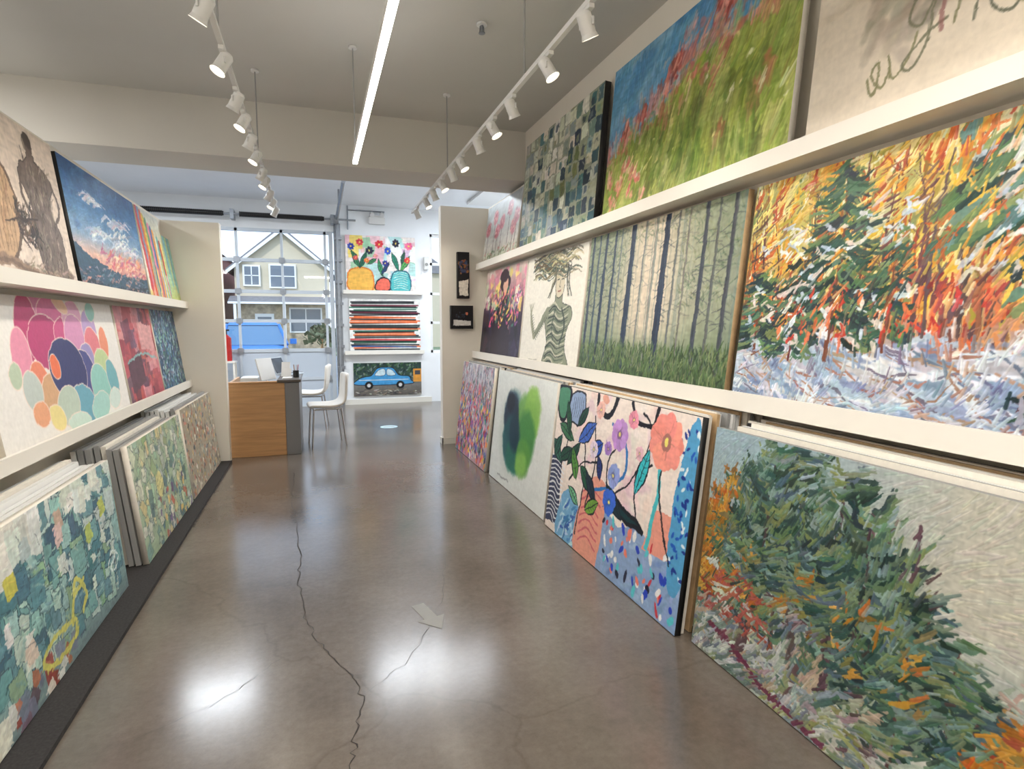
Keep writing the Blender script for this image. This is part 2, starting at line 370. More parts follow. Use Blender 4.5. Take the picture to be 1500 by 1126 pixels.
@painting
def floral(c, r):
    c.warp = (.008, .003); c.grain = .06
    c.a[:] = (240, 226, 216); c.noise(r, 8, 6, 10); bk = (24, 26, 38)
    dabs(c, r, 60, (.2,.8,.35,1), [(236,204,200),(226,190,206),(244,236,226)], (.1,.2), (.02,.05), .5, .8, .35, soft=.02)
    c.rect(.04, .28, .26, .46, (52, 60, 90), .1)
    for i in range(14): c.path([(-.01, .08+i*.032), (.05, .1+i*.032), (.1, .06+i*.034), (.14, .09+i*.03)], .005, (232,234,238))
    c.path([(.12,0),(.15,.28),(.24,.34),(.33,.22),(.32,0)], 0, bk, closed=True, fill=(120,176,214)); dabs(c, r, 60, (.14,.32,.0,.24), [(66,130,190),(190,220,236),(46,90,170)], (.03,.1), (.006,.014), .8, .5)
    c.path([(.3,.0),(.34,.4),(.44,.52),(.54,.4),(.56,.0)], 0, bk, closed=True, fill=(232,160,140))
    for i in range(7): c.path([(.33, .08+i*.05), (.4, .13+i*.05), (.48, .09+i*.05)], .006, (204,96,110), .8)
    c.poly([(.5,0),(1,0),(1,.36),(.86,.3),(.75,.38),(.62,.3),(.52,.36)], (142,168,206))
    dabs(c, r, 60, (.52,.98,0,.34), [(130,160,206),(160,184,216),(120,146,190)], (.05,.12), (.01,.02), .6, .8, .5, soft=.01)
    c.poly([(.78,.28),(.97,.3),(.95,.52),(.82,.5)], (232,158,140))
    for _ in range(70):
        x = r.uniform(.52,.98); y = r.uniform(.02,.32); k = [(206,60,70),(40,70,190),(236,236,236),(30,34,60),(236,130,110),(90,200,210)][r.integers(6)]
        c.ell(x, y, r.uniform(.008,.018), r.uniform(.012,.034), k, r.uniform(-.8,.8))
    c.path([(.93,.2),(.91,.55),(.95,.9),(.99,.98),(1.03,.6),(.99,.2)], 0, bk, closed=True, fill=(86,160,206))
    for i in range(60): c.ell(r.uniform(.92,1), r.uniform(.25,.92), .008, .016, [(226,240,246),(20,50,140),(30,90,190)][r.integers(3)], r.uniform(0,3))
    c.path([(.80,.3),(.83,.62),(.78,.9)], .014, (76,190,200)); c.path([(.93,.28),(.83,.62),(.88,.95)], .006, bk)
    for p in ([(.3,.1),(.33,.5),(.27,.75)],[(.1,.45),(.14,.65),(.12,.95)],[(.36,.3),(.4,.6),(.36,.86)],[(.52,.4),(.5,.62),(.56,.75)],[(.56,.45),(.68,.6),(.76,.85),(.7,.95)],[(.2,.4),(.3,.55),(.45,.6)],[(.72,.4),(.7,.6),(.78,.7)]):
        c.path(p, .006, bk)
    c.path([(.4,.42),(.52,.48),(.62,.6),(.6,.78),(.5,.84)], .01, (50,120,190))
    c.path([(.0,.98),(.02,.8),(.09,.78),(.12,.98)], .012, bk, closed=True, fill=(80,140,110))
    c.path([(.14,.96),(.13,.8),(.25,.78),(.26,.96)], .006, bk, closed=True, fill=(150,172,206))
    for i in range(6): c.seg(.15+i*.018,.81,.16+i*.018,.94,.0025,bk,.7)
    c.path([(.37,.99),(.39,.9),(.47,.88),(.52,.99)], .016, bk); c.ell(.43,.97,.04,.03,(232,170,150))
    c.path([(.62,.99),(.66,.9),(.76,.9),(.78,.99)], .012, bk); c.path([(.58,.44),(.7,.4),(.77,.36),(.62,.36),(.56,.42)], .012, bk, closed=True, fill=(20,60,66))
    for L in ((.24,.66,.38,.82,.045,(70,110,200)),(.36,.62,.45,.72,.04,(44,90,190)),(.08,.5,.2,.6,.04,(34,80,64)),(.04,.74,.2,.66,.04,(64,120,84)),(.16,.48,.26,.66,.035,(34,80,64)),(.28,.52,.42,.4,.045,(38,96,70)),
              (.0,.62,.1,.48,.04,(50,110,90)),(.26,.42,.2,.62,.04,(90,150,70)),(.44,.34,.34,.52,.035,(36,54,70)),(.36,.28,.46,.36,.04,(120,170,70)),(.7,.52,.76,.78,.04,(60,190,200)),(.64,.34,.5,.5,.04,(26,50,60)),(.1,.9,.16,.68,.03,(36,90,60)),(.2,.36,.3,.28,.03,(120,196,150)),
              (.3,.9,.22,.76,.03,(34,80,64)),(.02,.5,.08,.66,.035,(40,96,80)),(.46,.5,.42,.64,.03,(40,60,130))):
        c.leaf(*L)
    for x, y, R, k in ((.56,.8,.09,(196,150,216)),(.55,.56,.065,(150,166,226)),(.49,.7,.04,(170,130,205)),(.54,.41,.075,(60,110,214)),(.84,.84,.14,(240,150,136)),(.64,.9,.05,(236,150,170)),(.4,.9,.05,(240,190,180)),(.38,.66,.05,(228,212,226)),(.7,.74,.04,(236,190,200))):
        for i in range(9):
            a = i*.698; c.ell(x + math.cos(a)*R*.55/c.A, y + math.sin(a)*R*.55, R*.5, R*.42, jit(k, r, 8), a)
        for i in range(14): c.seg(x, y, x + r.normal()*R*.4/c.A, y + r.normal()*R*.4, .003, jit(tuple(np.array(k)*.8), r), .6)
        c.ell(x, y, R*.3, R*.3, jit(tuple(np.array(k)*.75), r)); c.ell(x, y, R*.14, R*.14, (240,226,120))

@painting
def green_blob(c, r):
    c.a[:] = (228, 232, 228); c.noise(r, 3, 3, 6)
    for x, y, a, b, k, s in ((.42,.5,.4,.36,(206,214,206),.12),(.36,.66,.22,.2,(120,160,160),.06),(.6,.62,.25,.24,(116,176,84),.05),(.68,.72,.18,.2,(138,192,84),.05),(.62,.5,.2,.22,(70,140,70),.06),
                             (.34,.62,.19,.22,(20,36,60),.05),(.36,.42,.2,.22,(24,84,90),.05),(.46,.32,.22,.16,(32,110,92),.05),(.6,.34,.17,.16,(96,160,70),.05),(.42,.5,.13,.16,(14,52,70),.05),(.58,.28,.13,.1,(140,196,90),.05),(.3,.74,.1,.08,(10,16,34),.04),(.66,.86,.1,.06,(150,200,90),.04)):
        c.ell(x, y, a, b, k, .2, .92, s)
    c.seg(.18,.07,.4,.07,.008,(120,120,120),.6); c.grain = .03

@painting
def crowd(c, r):
    c.vgrad([(0,(190,150,160)),(.5,(190,180,190)),(1,(206,206,210))])
    dabs(c, r, 900, (0,1,0,.75), [(206,50,60),(60,80,180),(236,196,60),(236,236,236),(120,60,140),(240,130,60),(60,150,140),(40,40,60),(230,120,160)], (.03,.08), (.008,.02), 1.57, .4)
    dabs(c, r, 300, (0,1,.6,1), [(160,150,170),(120,120,140),(210,190,190),(190,120,130),(90,110,110)], (.04,.1), (.006,.015), 1.57, .5)

@painting
def lady(c, r):
    c.vgrad([(0,(30,26,38)),(.45,(56,44,64)),(.75,(170,120,130)),(1,(226,210,196))])
    patches(c, r, 70, (0,1,.55,1), [(226,150,170),(240,210,120),(236,226,214),(210,150,150),(190,200,170)], (.05,.14), .8)
    patches(c, r, 50, (0,1,.0,.5), [(24,22,32),(50,44,66),(70,50,60),(60,60,80)], (.06,.16), .8)
    c.path([(.5,.95),(.4,.8),(.5,.7),(.3,.45),(.35,.05),(.75,.05),(.7,.45),(.62,.7),(.66,.85)], 0, (0,0,0), closed=True, fill=(46,34,46))
    c.ell(.55,.8,.08,.1,(226,176,150)); c.ell(.5,.9,.16,.07,(60,40,50)); dabs(c, r, 130, (.2,.9,.35,.75), [(226,90,130),(240,160,120),(226,200,90),(60,110,90),(150,90,150)], (.03,.08), (.008,.02), .5, 1)

@painting
def swirl_woman(c, r):
    c.warp = (.008, .003); c.grain = .04
    c.a[:] = (230, 226, 214); c.noise(r, 3, 3, 6); dk = (44, 54, 50)
    c.path([(.58,.62),(.57,.55),(.46,.5),(.43,.42),(.47,.3),(.5,.18),(.47,.0),(.86,.0),(.8,.16),(.8,.3),(.86,.42),(.83,.5),(.7,.55),(.68,.62)], .004, dk, closed=True, fill=(136,142,120))
    c.path([(.46,.48),(.36,.36),(.26,.26)], .042, (136,140,118), w1=.03); c.path([(.26,.26),(.2,.36),(.16,.47)], .03, (152,152,128), w1=.02)
    for i in range(4): c.seg(.16,.47,.12+.025*i,.56,.007,(152,152,128),1,.005)
    for i in range(20):
        y = .02 + i*.026; s = .012*math.sin(i*1.7); c.path([(.49, y+s), (.58, y+.03), (.68, y-.02-s), (.8, y+.015)], .008, [dk,(200,196,174),(80,96,76)][i % 3], .9, .004)
    for i in range(12): t = i/12; c.seg(.44-.18*t,.45-.2*t,.47-.18*t,.41-.2*t,.004,dk,.7)
    for i in range(8): t = i/8; c.seg(.24-.08*t,.28+.18*t,.28-.08*t,.3+.18*t,.003,dk,.6)
    c.path([(.7,.5),(.76,.36),(.72,.2)], .012, (50,64,58), .8); c.path([(.6,.5),(.56,.36),(.6,.24)], .009, (50,64,58), .7)
    c.ell(.63,.72,.1,.14,(206,196,172))
    c.path([(.56,.76),(.56,.68),(.6,.6),(.64,.585),(.69,.62),(.71,.7)], .004, dk, .9)
    c.seg(.58,.745,.615,.75,.005,dk); c.seg(.65,.75,.69,.745,.005,dk); c.path([(.63,.74),(.625,.69),(.64,.68)],.003,dk,.8); c.seg(.61,.645,.655,.648,.006,(140,84,76))
    for i in range(64):
        y = r.uniform(.78, .99); x = r.uniform(.12,.55); k = [(44,54,50),(130,126,96),(196,184,148),(76,90,80),(100,78,56)][r.integers(5)]
        c.path([(x, y + r.normal()*.02), (x+.1, y+.025), (x+.2, y-.025), (x+.32, y+.02), (x+.42, y-.01)], r.uniform(.005,.012), jit(k, r), .9, .003)
    for i in range(16):
        x = .54 + .2*(i % 2); c.path([(x+r.normal()*.015,.86),(x+r.normal()*.02,.74),(x+(.06 if i % 2 else -.06)+r.normal()*.02,.6)], .006, jit([(44,54,50),(130,120,90)][r.integers(2)], r), .9, .002)
    c.seg(.2,.04,.36,.04,.004,(150,150,140),.6)

@painting
def misty_forest(c, r):
    c.warp = (.005, .003)
    c.vgrad([(0,(54,72,48)),(.12,(80,102,70)),(.25,(124,138,110)),(.5,(150,154,130)),(1,(126,138,112))])
    g = np.exp(-((c.X/c.A-.52)/.24)**2)[None,:,None] * np.clip((c.Y-.15)/.2,0,1)[:,None,None] * .75
    c.a = c.a*(1-g) + np.array((232,210,188))*g
    for i in range(34):
        x = r.uniform(0,1); c.seg(x, .2, x, 1, r.uniform(.003,.008), [(120,132,124),(140,146,126),(100,118,116)][i % 3], .5, soft=.008)
    dabs(c, r, 900, (0,1,.45,1), [(88,110,84),(104,122,96),(70,92,74),(126,130,92)], (.03,.08), (.003,.006), -.3, .7, .4, lambda x, y: abs(x-.5) > .2 or y > .88)
    for x, w, k in ((.03,.018,(48,62,80)),(.09,.014,(62,78,92)),(.15,.022,(38,54,74)),(.23,.018,(46,62,80)),(.28,.009,(96,108,110)),(.37,.034,(34,48,70)),(.46,.01,(110,116,116)),(.53,.008,(132,130,124)),(.6,.036,(30,42,64)),(.67,.012,(94,98,98)),(.73,.009,(110,108,102)),(.82,.02,(52,58,70)),(.88,.012,(80,84,82)),(.95,.018,(58,62,70))):
        c.seg(x, .1, x+.004, 1.02, w, k, .95, w*.72); c.seg(x+w*.4/c.A, .12, x+.004+w*.3/c.A, 1, w*.25, tuple(np.array(k)+34), .5, w*.15)
        for i in range(40):
            y = r.uniform(.12, 1); c.seg(x + r.normal()*w*.3/c.A, y, x + r.normal()*w*.3/c.A, y+.04, .003, jit(k, r, 20), .6)
        for i in range(16):
            y = r.uniform(.35,1); sd = r.choice([-1,1]); c.seg(x, y, x+sd*r.uniform(.02,.06), y-r.uniform(.0,.05), .0025, k, .6)
    dabs(c, r, 1200, (0,1,0,.2), [(56,80,44),(80,104,58),(104,124,74),(44,62,42),(124,134,96)], (.03,.08), (.003,.006), 1.57, .35, .8)

@painting
def autumn_snow(c, r):
    c.warp = (.008, .003); c.brush = (2200, (.02, .06), (.003, .007), .9, .9)
    c.vgrad([(0,(166,180,196)),(.22,(186,196,206)),(.38,(176,116,86)),(.6,(206,146,76)),(.8,(214,176,90)),(1,(216,202,146))])
    c.noise(r, 5, 4, 26)
    dabs(c, r, 260, (0,1,.35,1), [(224,180,74),(210,146,50),(196,106,56),(230,212,140),(220,222,190),(180,170,90),(150,150,84)], (.1,.25), (.02,.04), 1.1, .5, .5, soft=.02)
    dabs(c, r, 900, (0,1,.32,1), [(224,178,56),(210,142,40),(190,92,38),(232,212,130),(170,150,60),(222,222,188),(166,70,44),(136,106,58),(120,130,76)], (.05,.16), (.004,.010), 1.25, .4)
    dabs(c, r, 420, (0,1,.25,.5), [(180,70,46),(206,106,58),(146,54,52),(112,62,62),(210,142,90),(86,62,72)], (.04,.1), (.005,.011), 1.4, .5)
    for i in range(46):
        x = r.uniform(0,1); y0 = r.uniform(.2,.38); k = jit([(110,54,46),(84,52,54),(160,106,56),(70,60,60),(140,88,56)][r.integers(5)], r)
        c.path([(x, y0), (x+r.normal()*.008,.6), (x + r.normal()*.025, r.uniform(.75,1.02))], r.uniform(.004,.009), k, .9, .002)
        for q in range(4):
            y = r.uniform(.45,.9); c.seg(x, y, x+r.choice([-1,1])*r.uniform(.02,.05), y+r.uniform(.02,.08), .002, k, .8)
        c.seg(x+.003, y0, x+.003, .6, .002, (230,190,120), .6)
    c.path([(0,.2),(.3,.27),(.6,.2),(1,.24),(1,0),(0,0)], 0, (0,0,0), closed=True, fill=(176,190,204))
    dabs(c, r, 700, (-.02,1,-.02,.3), [(206,214,222),(166,184,202),(134,154,182),(222,224,228),(186,182,190),(120,140,170)], (.1,.26), (.008,.018), -.35, .3, .75, soft=.006)
    dabs(c, r, 110, (0,.9,.0,.28), [(156,110,94),(110,104,124),(170,140,116),(100,112,140)], (.06,.18), (.003,.007), -.3, .3)
    g = [(40,70,58),(52,86,70),(68,104,82),(92,122,82),(36,58,64),(112,128,80),(28,46,46)]
    sn = [(222,228,232),(190,204,218),(222,208,196)]
    conifer(c, r, .2, .2, .6, .12, g, (100,44,44), .5, .008, 14, .09, dens=4, sw=(.006,.014), up=(-.6,.2))
    conifer(c, r, .32, .22, .98, .18, g, (110,64,46), .5, .012, 26, .11, dens=6, sw=(.006,.015), up=(-.6,.2))
    conifer(c, r, .07, .22, .58, .13, g, (110,64,46), .45, .008, 16, .09, dens=5, sw=(.006,.014), up=(-.6,.2))
    conifer(c, r, .47, .25, .7, .1, g, (110,64,46), .45, .008, 14, .07, dens=4, up=(-.6,.2))
    for a in range(220):
        x = r.uniform(.6,1.03); y = r.uniform(.42,1.02)
        if y < .62 and x < .75: continue
        c.path([(x+.05,y+.05),(x+.01,y+.015),(x-.05,y-.05)], .006, jit((g+[(88,130,120),(130,146,94)])[r.integers(9)], r), .92, .018, n=3)
    dabs(c, r, 110, (.55,1,.4,1), [(224,180,74),(206,142,50),(190,96,46)], (.06,.14), (.004,.008), 1.2, .5)
    conifer(c, r, .95, .08, .62, .26, g, (90,44,44), .4, .012, 20, .13, dens=5, sw=(.008,.018), up=(-.6,.2))
    dabs(c, r, 90, (.03,.5,.28,.8), sn, (.03,.08), (.005,.012), -.4, .5, .85)
    dabs(c, r, 90, (.6,1,.2,.95), sn, (.04,.1), (.005,.011), .5, .5, .75)
    dabs(c, r, 50, (.15,.7,.26,.45), [(186,56,44),(210,110,66)], (.03,.07), (.005,.01), 1.3, .5)
    dabs(c, r, 50, (.75,1,0,.12), [(126,46,50),(90,46,56),(160,160,184)], (.05,.12), (.006,.012), .5, .5)

@painting
def pink_trees(c, r):
    c.vgrad([(0,(170,176,150)),(.25,(206,200,190)),(1,(190,200,204))])
    for x, y in ((.1,.6),(.3,.75),(.52,.62),(.72,.78),(.92,.6),(.4,.5),(.85,.45)):
        c.seg(x, .1, x, y, .012, (110,80,80)); c.ell(x, y, .13, .12, (206,120,132), al=.9, soft=.04); dabs(c, r, 24, (x-.07,x+.05,y-.1,y+.1), [(214,120,130),(180,90,106),(230,180,176)], (.02,.05), (.01,.02), .5, 1)
    dabs(c, r, 100, (0,1,0,.2), [(130,140,90),(190,130,120),(90,110,80)], (.05,.1), (.008,.016), .1, .3)

@painting
def teal_grid(c, r):
    c.a[:] = (160, 166, 146); n = 14; m = 9
    pal = [(56,94,104),(76,118,124),(40,60,80),(106,138,132),(154,164,136),(208,208,186),(118,128,80),(46,76,96),(144,160,158),(184,190,174)]
    for i in range(n):
        for j in range(m):
            x = (i+.5)/n; y = (j+.5)/m; cream = math.exp(-(((x-.45)/.24)**2 + ((y-.75)/.34)**2))  # cream squares cluster in the upper middle
            k = (226,226,210) if r.random() < cream*1.1 else pal[r.integers(10)]
            c.rect(x + r.normal()*.006, y + r.normal()*.008, .105*r.uniform(.75,1.15), .11*r.uniform(.75,1.12), jit(k, r, 14), r.normal()*.05, .95)
            if r.random() < .5: c.rect(x + r.normal()*.01, y + r.normal()*.015, .055, .055, jit(pal[r.integers(10)], r, 14), r.normal()*.1, .7)
    dabs(c, r, 240, (0,1,0,1), [(226,226,210),(40,56,70),(150,150,90)], (.03,.07), (.002,.005), 0, .9, .6)

@painting
def blossom_meadow(c, r):
    c.brush = (900, (.04, .12), (.005, .012), 1.3, .5)
    X = (c.X/c.A)[None,:]; Y = c.Y[:,None]
    bd = .40 + .48*X + .04*np.sin(X*14) + .05*(vn(c.W,c.H,8,2,r)-.5)
    o = np.ones_like(X)
    sky = np.stack([np.interp(Y*o, [.3,.6,1], q) for q in ((170,110,70),(194,166,140),(208,200,190))], -1)
    gr = np.stack([(150 + 20*Y)*o, (160+10*Y)*o, (76+20*Y)*o], -1); m = np.clip((bd - Y)/.05, 0, 1)[...,None]
    c.a = sky*(1-m) + gr*m
    b = lambda x: .40 + .48*x
    dabs(c, r, 260, (0,1,.4,1.05), [(90,150,196),(120,174,206),(160,198,214),(78,138,190)], (.12,.3), (.02,.05), .5, .3, .35, lambda x, y: y > b(x)+.08, soft=.03)
    dabs(c, r, 800, (0,1,-.05,1), [(158,176,72),(130,152,56),(184,194,100),(108,136,54),(202,206,128),(150,168,80),(176,188,106)], (.1,.3), (.012,.035), 1.45, .3, .4, lambda x, y: y < b(x)-.12, soft=.012)
    dabs(c, r, 120, (.2,.9,-.05,.4), [(90,116,52),(112,140,60),(206,210,140),(100,108,56)], (.1,.3), (.01,.03), 1.5, .15, .35, soft=.012)
    pk = [(220,140,130),(204,110,104),(230,170,158),(168,94,86),(212,120,104),(234,196,184)]
    for _ in range(330):
        x = r.uniform(-.02,1.02); t = r.normal()*.045; y = b(x) + t*(1+1.6*x) + .02 + .05*x
        a = r.uniform(-.5, 2); l = r.uniform(.02,.06); k = jit(pk[r.integers(6)], r)
        c.seg(x, y, x+math.cos(a)*l/c.A, y+math.sin(a)*l, r.uniform(.012,.034)*(.5+x*.7), k, .55, .006, soft=.012)
    for cx, cy, s in ((.46,.74,1),(.42,.7,1),(.8,.97,1.4),(.95,.97,1.6),(.68,.88,1.2),(.88,.86,1.2),(.13,.52,.8),(.25,.58,.8)):
        dabs(c, r, int(22*s), (cx-.03*s,cx+.03*s,cy-.05*s,cy+.05*s), [(206,118,108),(186,88,80),(226,160,146),(146,72,66)], (.02,.06), (.01,.022), 1, 1, .6, soft=.01)
    for cx, cy in ((.04,.25),(.12,.2),(.2,.12),(.26,.18),(.08,.1),(.16,.3),(.3,.08),(.22,.24)):
        dabs(c, r, 12, (cx-.02,cx+.02,cy-.03,cy+.03), [(226,156,136),(208,118,102),(236,190,162)], (.02,.05), (.01,.022), 1, 1, .6, soft=.01)
    for cx, cy in ((.85,.3),(.9,.4),(.65,.5),(.72,.22),(.4,.45)):
        dabs(c, r, 8, (cx-.02,cx+.02,cy-.06,cy+.06), [(196,134,104),(180,120,90)], (.04,.1), (.008,.018), 1.5, .3, .4, soft=.012)
    dabs(c, r, 50, (0,1,.2,.8), [(240,226,160),(236,236,206)], (.02,.05), (.006,.014), 1, .6, .5, lambda x, y: y < b(x)-.05)

@painting
def scribble(c, r):
    c.grain = .03; c.warp = (.006, .003)
    c.a[:] = (226, 214, 196); c.noise(r, 4, 4, 10); g = (140,138,104)
    dabs(c, r, 60, (.17,.32,.22,.5), [(170,162,144),(182,174,154),(150,142,126),(190,182,166)], (.08,.2), (.012,.026), .9, .5, .35, soft=.015)
    dabs(c, r, 20, (.3,.9,.5,.9), [(160,154,138),(176,168,150)], (.08,.2), (.015,.03), .9, .5, .3, soft=.015)
    c.path([(.2,.16),(.215,.1),(.235,.13),(.225,.2),(.21,.17),(.245,.11),(.265,.16),(.255,.21),(.275,.13),(.31,.16),(.33,.24)], .0045, g, .8)
    c.path([(.355,.34),(.32,.36),(.305,.29),(.34,.26),(.365,.34),(.355,.2),(.325,.13),(.3,.16),(.36,.23),(.4,.25)], .0045, (126,126,104), .8)
    c.seg(.385,.22,.395,.36,.007,(150,100,100),.7)
    c.path([(.42,.22),(.43,.33),(.425,.28),(.46,.33)], .0045, g, .8); c.path([(.465,.2),(.48,.46)], .0045, (110,112,94), .8)
    c.path([(.55,.3),(.51,.3),(.5,.22),(.54,.18),(.56,.26),(.575,.5)], .0045, (100,102,86), .8); c.path([(.55,.2),(.6,.16),(.62,.3),(.6,.4)], .0045, g, .8)
    c.path([(.64,.18),(.66,.36),(.7,.2),(.74,.36),(.78,.18)], .005, g, .8); c.seg(.44,.4,.5,.41,.01,(206,160,80),.5)

@painting
def cello(c, r):
    c.a[:] = (224, 208, 194); c.noise(r, 3, 3, 12)
    c.path([(.22,.12),(.4,.08),(.54,.14),(.6,.38),(.58,.6),(.48,.72),(.36,.7),(.26,.5)], .014, (104,84,70), closed=True, fill=(192,160,126))
    dabs(c, r, 60, (.28,.55,.14,.66), [(176,142,106),(206,176,140),(150,118,90)], (.08,.2), (.004,.009), 1.3, .15, .6)
    for i in range(12): c.path([(.29+i*.023,.16),(.31+i*.022,.42),(.34+i*.02,.66)], .0028, (112,84,62), .8)
    c.ell(.43,.4,.05,.09,(80,60,50)); c.path([(.34,.7),(.4,.82),(.5,.8)], .012, (110,88,72))
    for k, w in (((150,124,104),.03),((120,98,82),.012)): c.path([(.2,.05),(.45,.1),(.7,.04),(.95,.08)], w, k, .9)
    c.path([(.76,.84),(.75,.79),(.69,.75),(.665,.66),(.7,.56),(.715,.47),(.69,.36),(.7,.22),(.73,.06),(.9,.04),(.93,.2),(.925,.36),(.885,.47),(.89,.57),(.925,.67),(.89,.75),(.82,.79),(.815,.84)], .004, (60,50,46), closed=True, fill=(116,102,94))
    dabs(c, r, 260, (.71,.89,.06,.74), [(90,78,70),(146,132,120),(72,60,54),(126,112,102),(166,152,138)], (.04,.12), (.003,.009), 1.45, .3, .6)
    c.ell(.785,.895,.055,.07,(108,94,86)); c.ell(.79,.92,.05,.045,(72,60,54)); c.ell(.755,.89,.018,.03,(150,134,120))
    c.path([(.69,.72),(.66,.56),(.7,.44),(.78,.42)], .017, (100,86,78), .95); c.path([(.92,.7),(.96,.55),(.9,.42)], .015, (100,86,78), .95)
    dabs(c, r, 130, (.58,.72,.22,.44), [(54,44,40),(80,64,54),(40,32,30),(110,88,70)], (.03,.09), (.004,.011), .6, 1, .9)
    c.seg(.5,.34,.74,.4,.007,(60,44,38)); dabs(c, r, 50, (.55,.95,.02,.12), [(176,156,140),(120,104,92)], (.05,.12), (.004,.009), .1, .3, .7)

@painting
def sunset_sky(c, r):
    c.brush = (700, (.03, .1), (.004, .01), .2, .5)
    c.vgrad([(0,(54,72,96)),(.1,(84,104,124)),(.2,(214,150,140)),(.3,(226,186,170)),(.45,(140,170,200)),(.7,(70,124,176)),(1,(34,84,140))]); c.noise(r, 6, 5, 10)
    dabs(c, r, 60, (0,1,.5,1), [(50,100,160),(80,134,186)], (.1,.25), (.02,.04), .3, .3, .3, soft=.02)
    dabs(c, r, 90, (.3,1,.2,.36), [(236,170,130),(214,110,120),(240,210,180),(180,100,140)], (.08,.2), (.006,.014), .25, .25)
    def cloud(x, y, s, n):
        for _ in range(n):
            dx = r.normal()*s; dy = r.normal()*s*.3
            c.path([(x+dx-.08, y+dy-.02), (x+dx, y+dy+.025), (x+dx+.08, y+dy)], r.uniform(.006,.018), jit([(226,230,236),(190,204,220),(206,190,206),(150,160,190),(236,236,236)][r.integers(5)], r), .8, .004, n=3)
    cloud(.3,.76,.05,10); cloud(.62,.66,.08,20); cloud(.65,.47,.16,34); cloud(.3,.5,.06,10)
    c.poly([(0,0),(0,.36),(.12,.3),(.3,.24),(.55,.19),(1,.2),(1,0)], (52,84,108)); c.poly([(0,0),(0,.1),(.5,.06),(1,.12),(1,0)], (30,46,64))
    dabs(c, r, 160, (0,1,.0,.2), [(96,130,150),(54,96,120),(150,140,160),(34,60,80),(206,150,140)], (.05,.16), (.004,.01), .05, .15, .8)

@painting
def rainbow(c, r):
    c.vgrad([(0,(226,206,120)),(1,(216,220,214))])
    pal = [(150,176,200),(236,232,220),(206,60,70),(120,150,190),(236,110,60),(226,200,80),(100,160,120),(230,130,160),(70,110,170),(240,160,60),(220,220,200),(90,180,180),(190,60,60),(240,214,120)]
    for i in range(15):
        x = -.15 + i*.085; y = r.uniform(.0,.25) ; c.seg(x+.12, y, x, 1.05-.03*i, .045, pal[i % 14], .95)
    for i in range(12):
        x = .1 + i*.08; c.seg(x+.05, 0, x, r.uniform(.3,.5), .022, pal[(i*5+2) % 14], .9)
@painting
def pale_drips(c, r):
    c.vgrad([(0,(190,196,110)),(.4,(170,206,170)),(1,(150,186,196))])
    for i in range(10): c.seg(i*.11,r.uniform(.1,.5),i*.11-.03,1,.05,[(120,180,190),(150,196,160),(200,206,140),(110,160,180)][i % 4],.8)

@painting
def pebbles(c, r):
    c.warp = (.006, .0); c.grain = .02
    c.a[:] = (238, 235, 230)
    L = [(.36,.88,.14,.14,(206,116,160)),(.27,.78,.13,.22,(190,66,116)),(.46,.84,.2,.17,(214,110,156)),(.2,.6,.1,.17,(232,150,176)),(.38,.68,.22,.18,(186,66,118)),(.52,.68,.14,.16,(200,84,134)),(.62,.86,.15,.12,(226,168,196)),(.62,.7,.17,.17,(214,150,190)),(.76,.78,.12,.14,(186,160,206)),
         (.8,.92,.08,.07,(150,200,190)),(.76,.62,.13,.15,(226,130,140)),(.88,.64,.08,.13,(236,150,120)),(.28,.44,.1,.1,(234,140,110)),(.34,.3,.14,.14,(214,170,130)),(.22,.36,.1,.12,(196,206,200)),(.68,.52,.12,.12,(160,150,200)),(.62,.38,.2,.2,(76,80,140)),(.5,.46,.26,.22,(58,62,112)),
         (.82,.44,.15,.14,(196,214,160)),(.76,.28,.17,.17,(150,206,196)),(.9,.32,.1,.16,(120,180,190)),(.58,.18,.19,.13,(110,170,190)),(.72,.12,.17,.1,(170,214,206)),(.44,.2,.16,.13,(190,206,190)),(.34,.14,.1,.08,(238,222,150)),(.5,.06,.17,.06,(206,226,214)),(.14,.48,.06,.08,(190,206,180)),(.88,.14,.12,.08,(214,230,222)),(.54,.96,.1,.05,(240,200,170)),(.4,.5,.06,.08,(236,120,80)),(.24,.2,.09,.08,(236,170,130))]
    for x, y, a, b, k in L:
        x = .5 + (x-.52)*.95; a *= 1.28; b *= 1.1
        rt = r.uniform(-.4,.4); c.ell(x, y, a+.008, b+.008, (246,226,214), rt); c.ell(x, y, a, b, k, rt)
@painting
def red_room(c, r):
    c.a[:] = (186,90,100); patches(c, r, 90, (0,1,0,1), [(190,84,94),(206,120,130),(160,80,90),(216,150,154),(120,70,90),(110,90,110),(200,100,90)], (.08,.3), .1, .8)
    c.poly([(.1,.1),(.5,.2),(.5,.5),(.1,.42)], (96,66,80)); c.poly([(.55,.55),(.95,.5),(.95,.8),(.55,.85)], (216,160,160)); c.path([(.1,.42),(.5,.5),(.95,.42)], .012, (140,180,180))
@painting
def blue_impression(c, r):
    c.a[:] = (50,80,110); dabs(c, r, 700, (0,1,0,1), [(60,90,130),(80,130,170),(130,170,190),(40,60,80),(70,120,100),(170,190,200),(120,100,130),(150,190,170)], (.03,.1), (.008,.02), .8, .8)
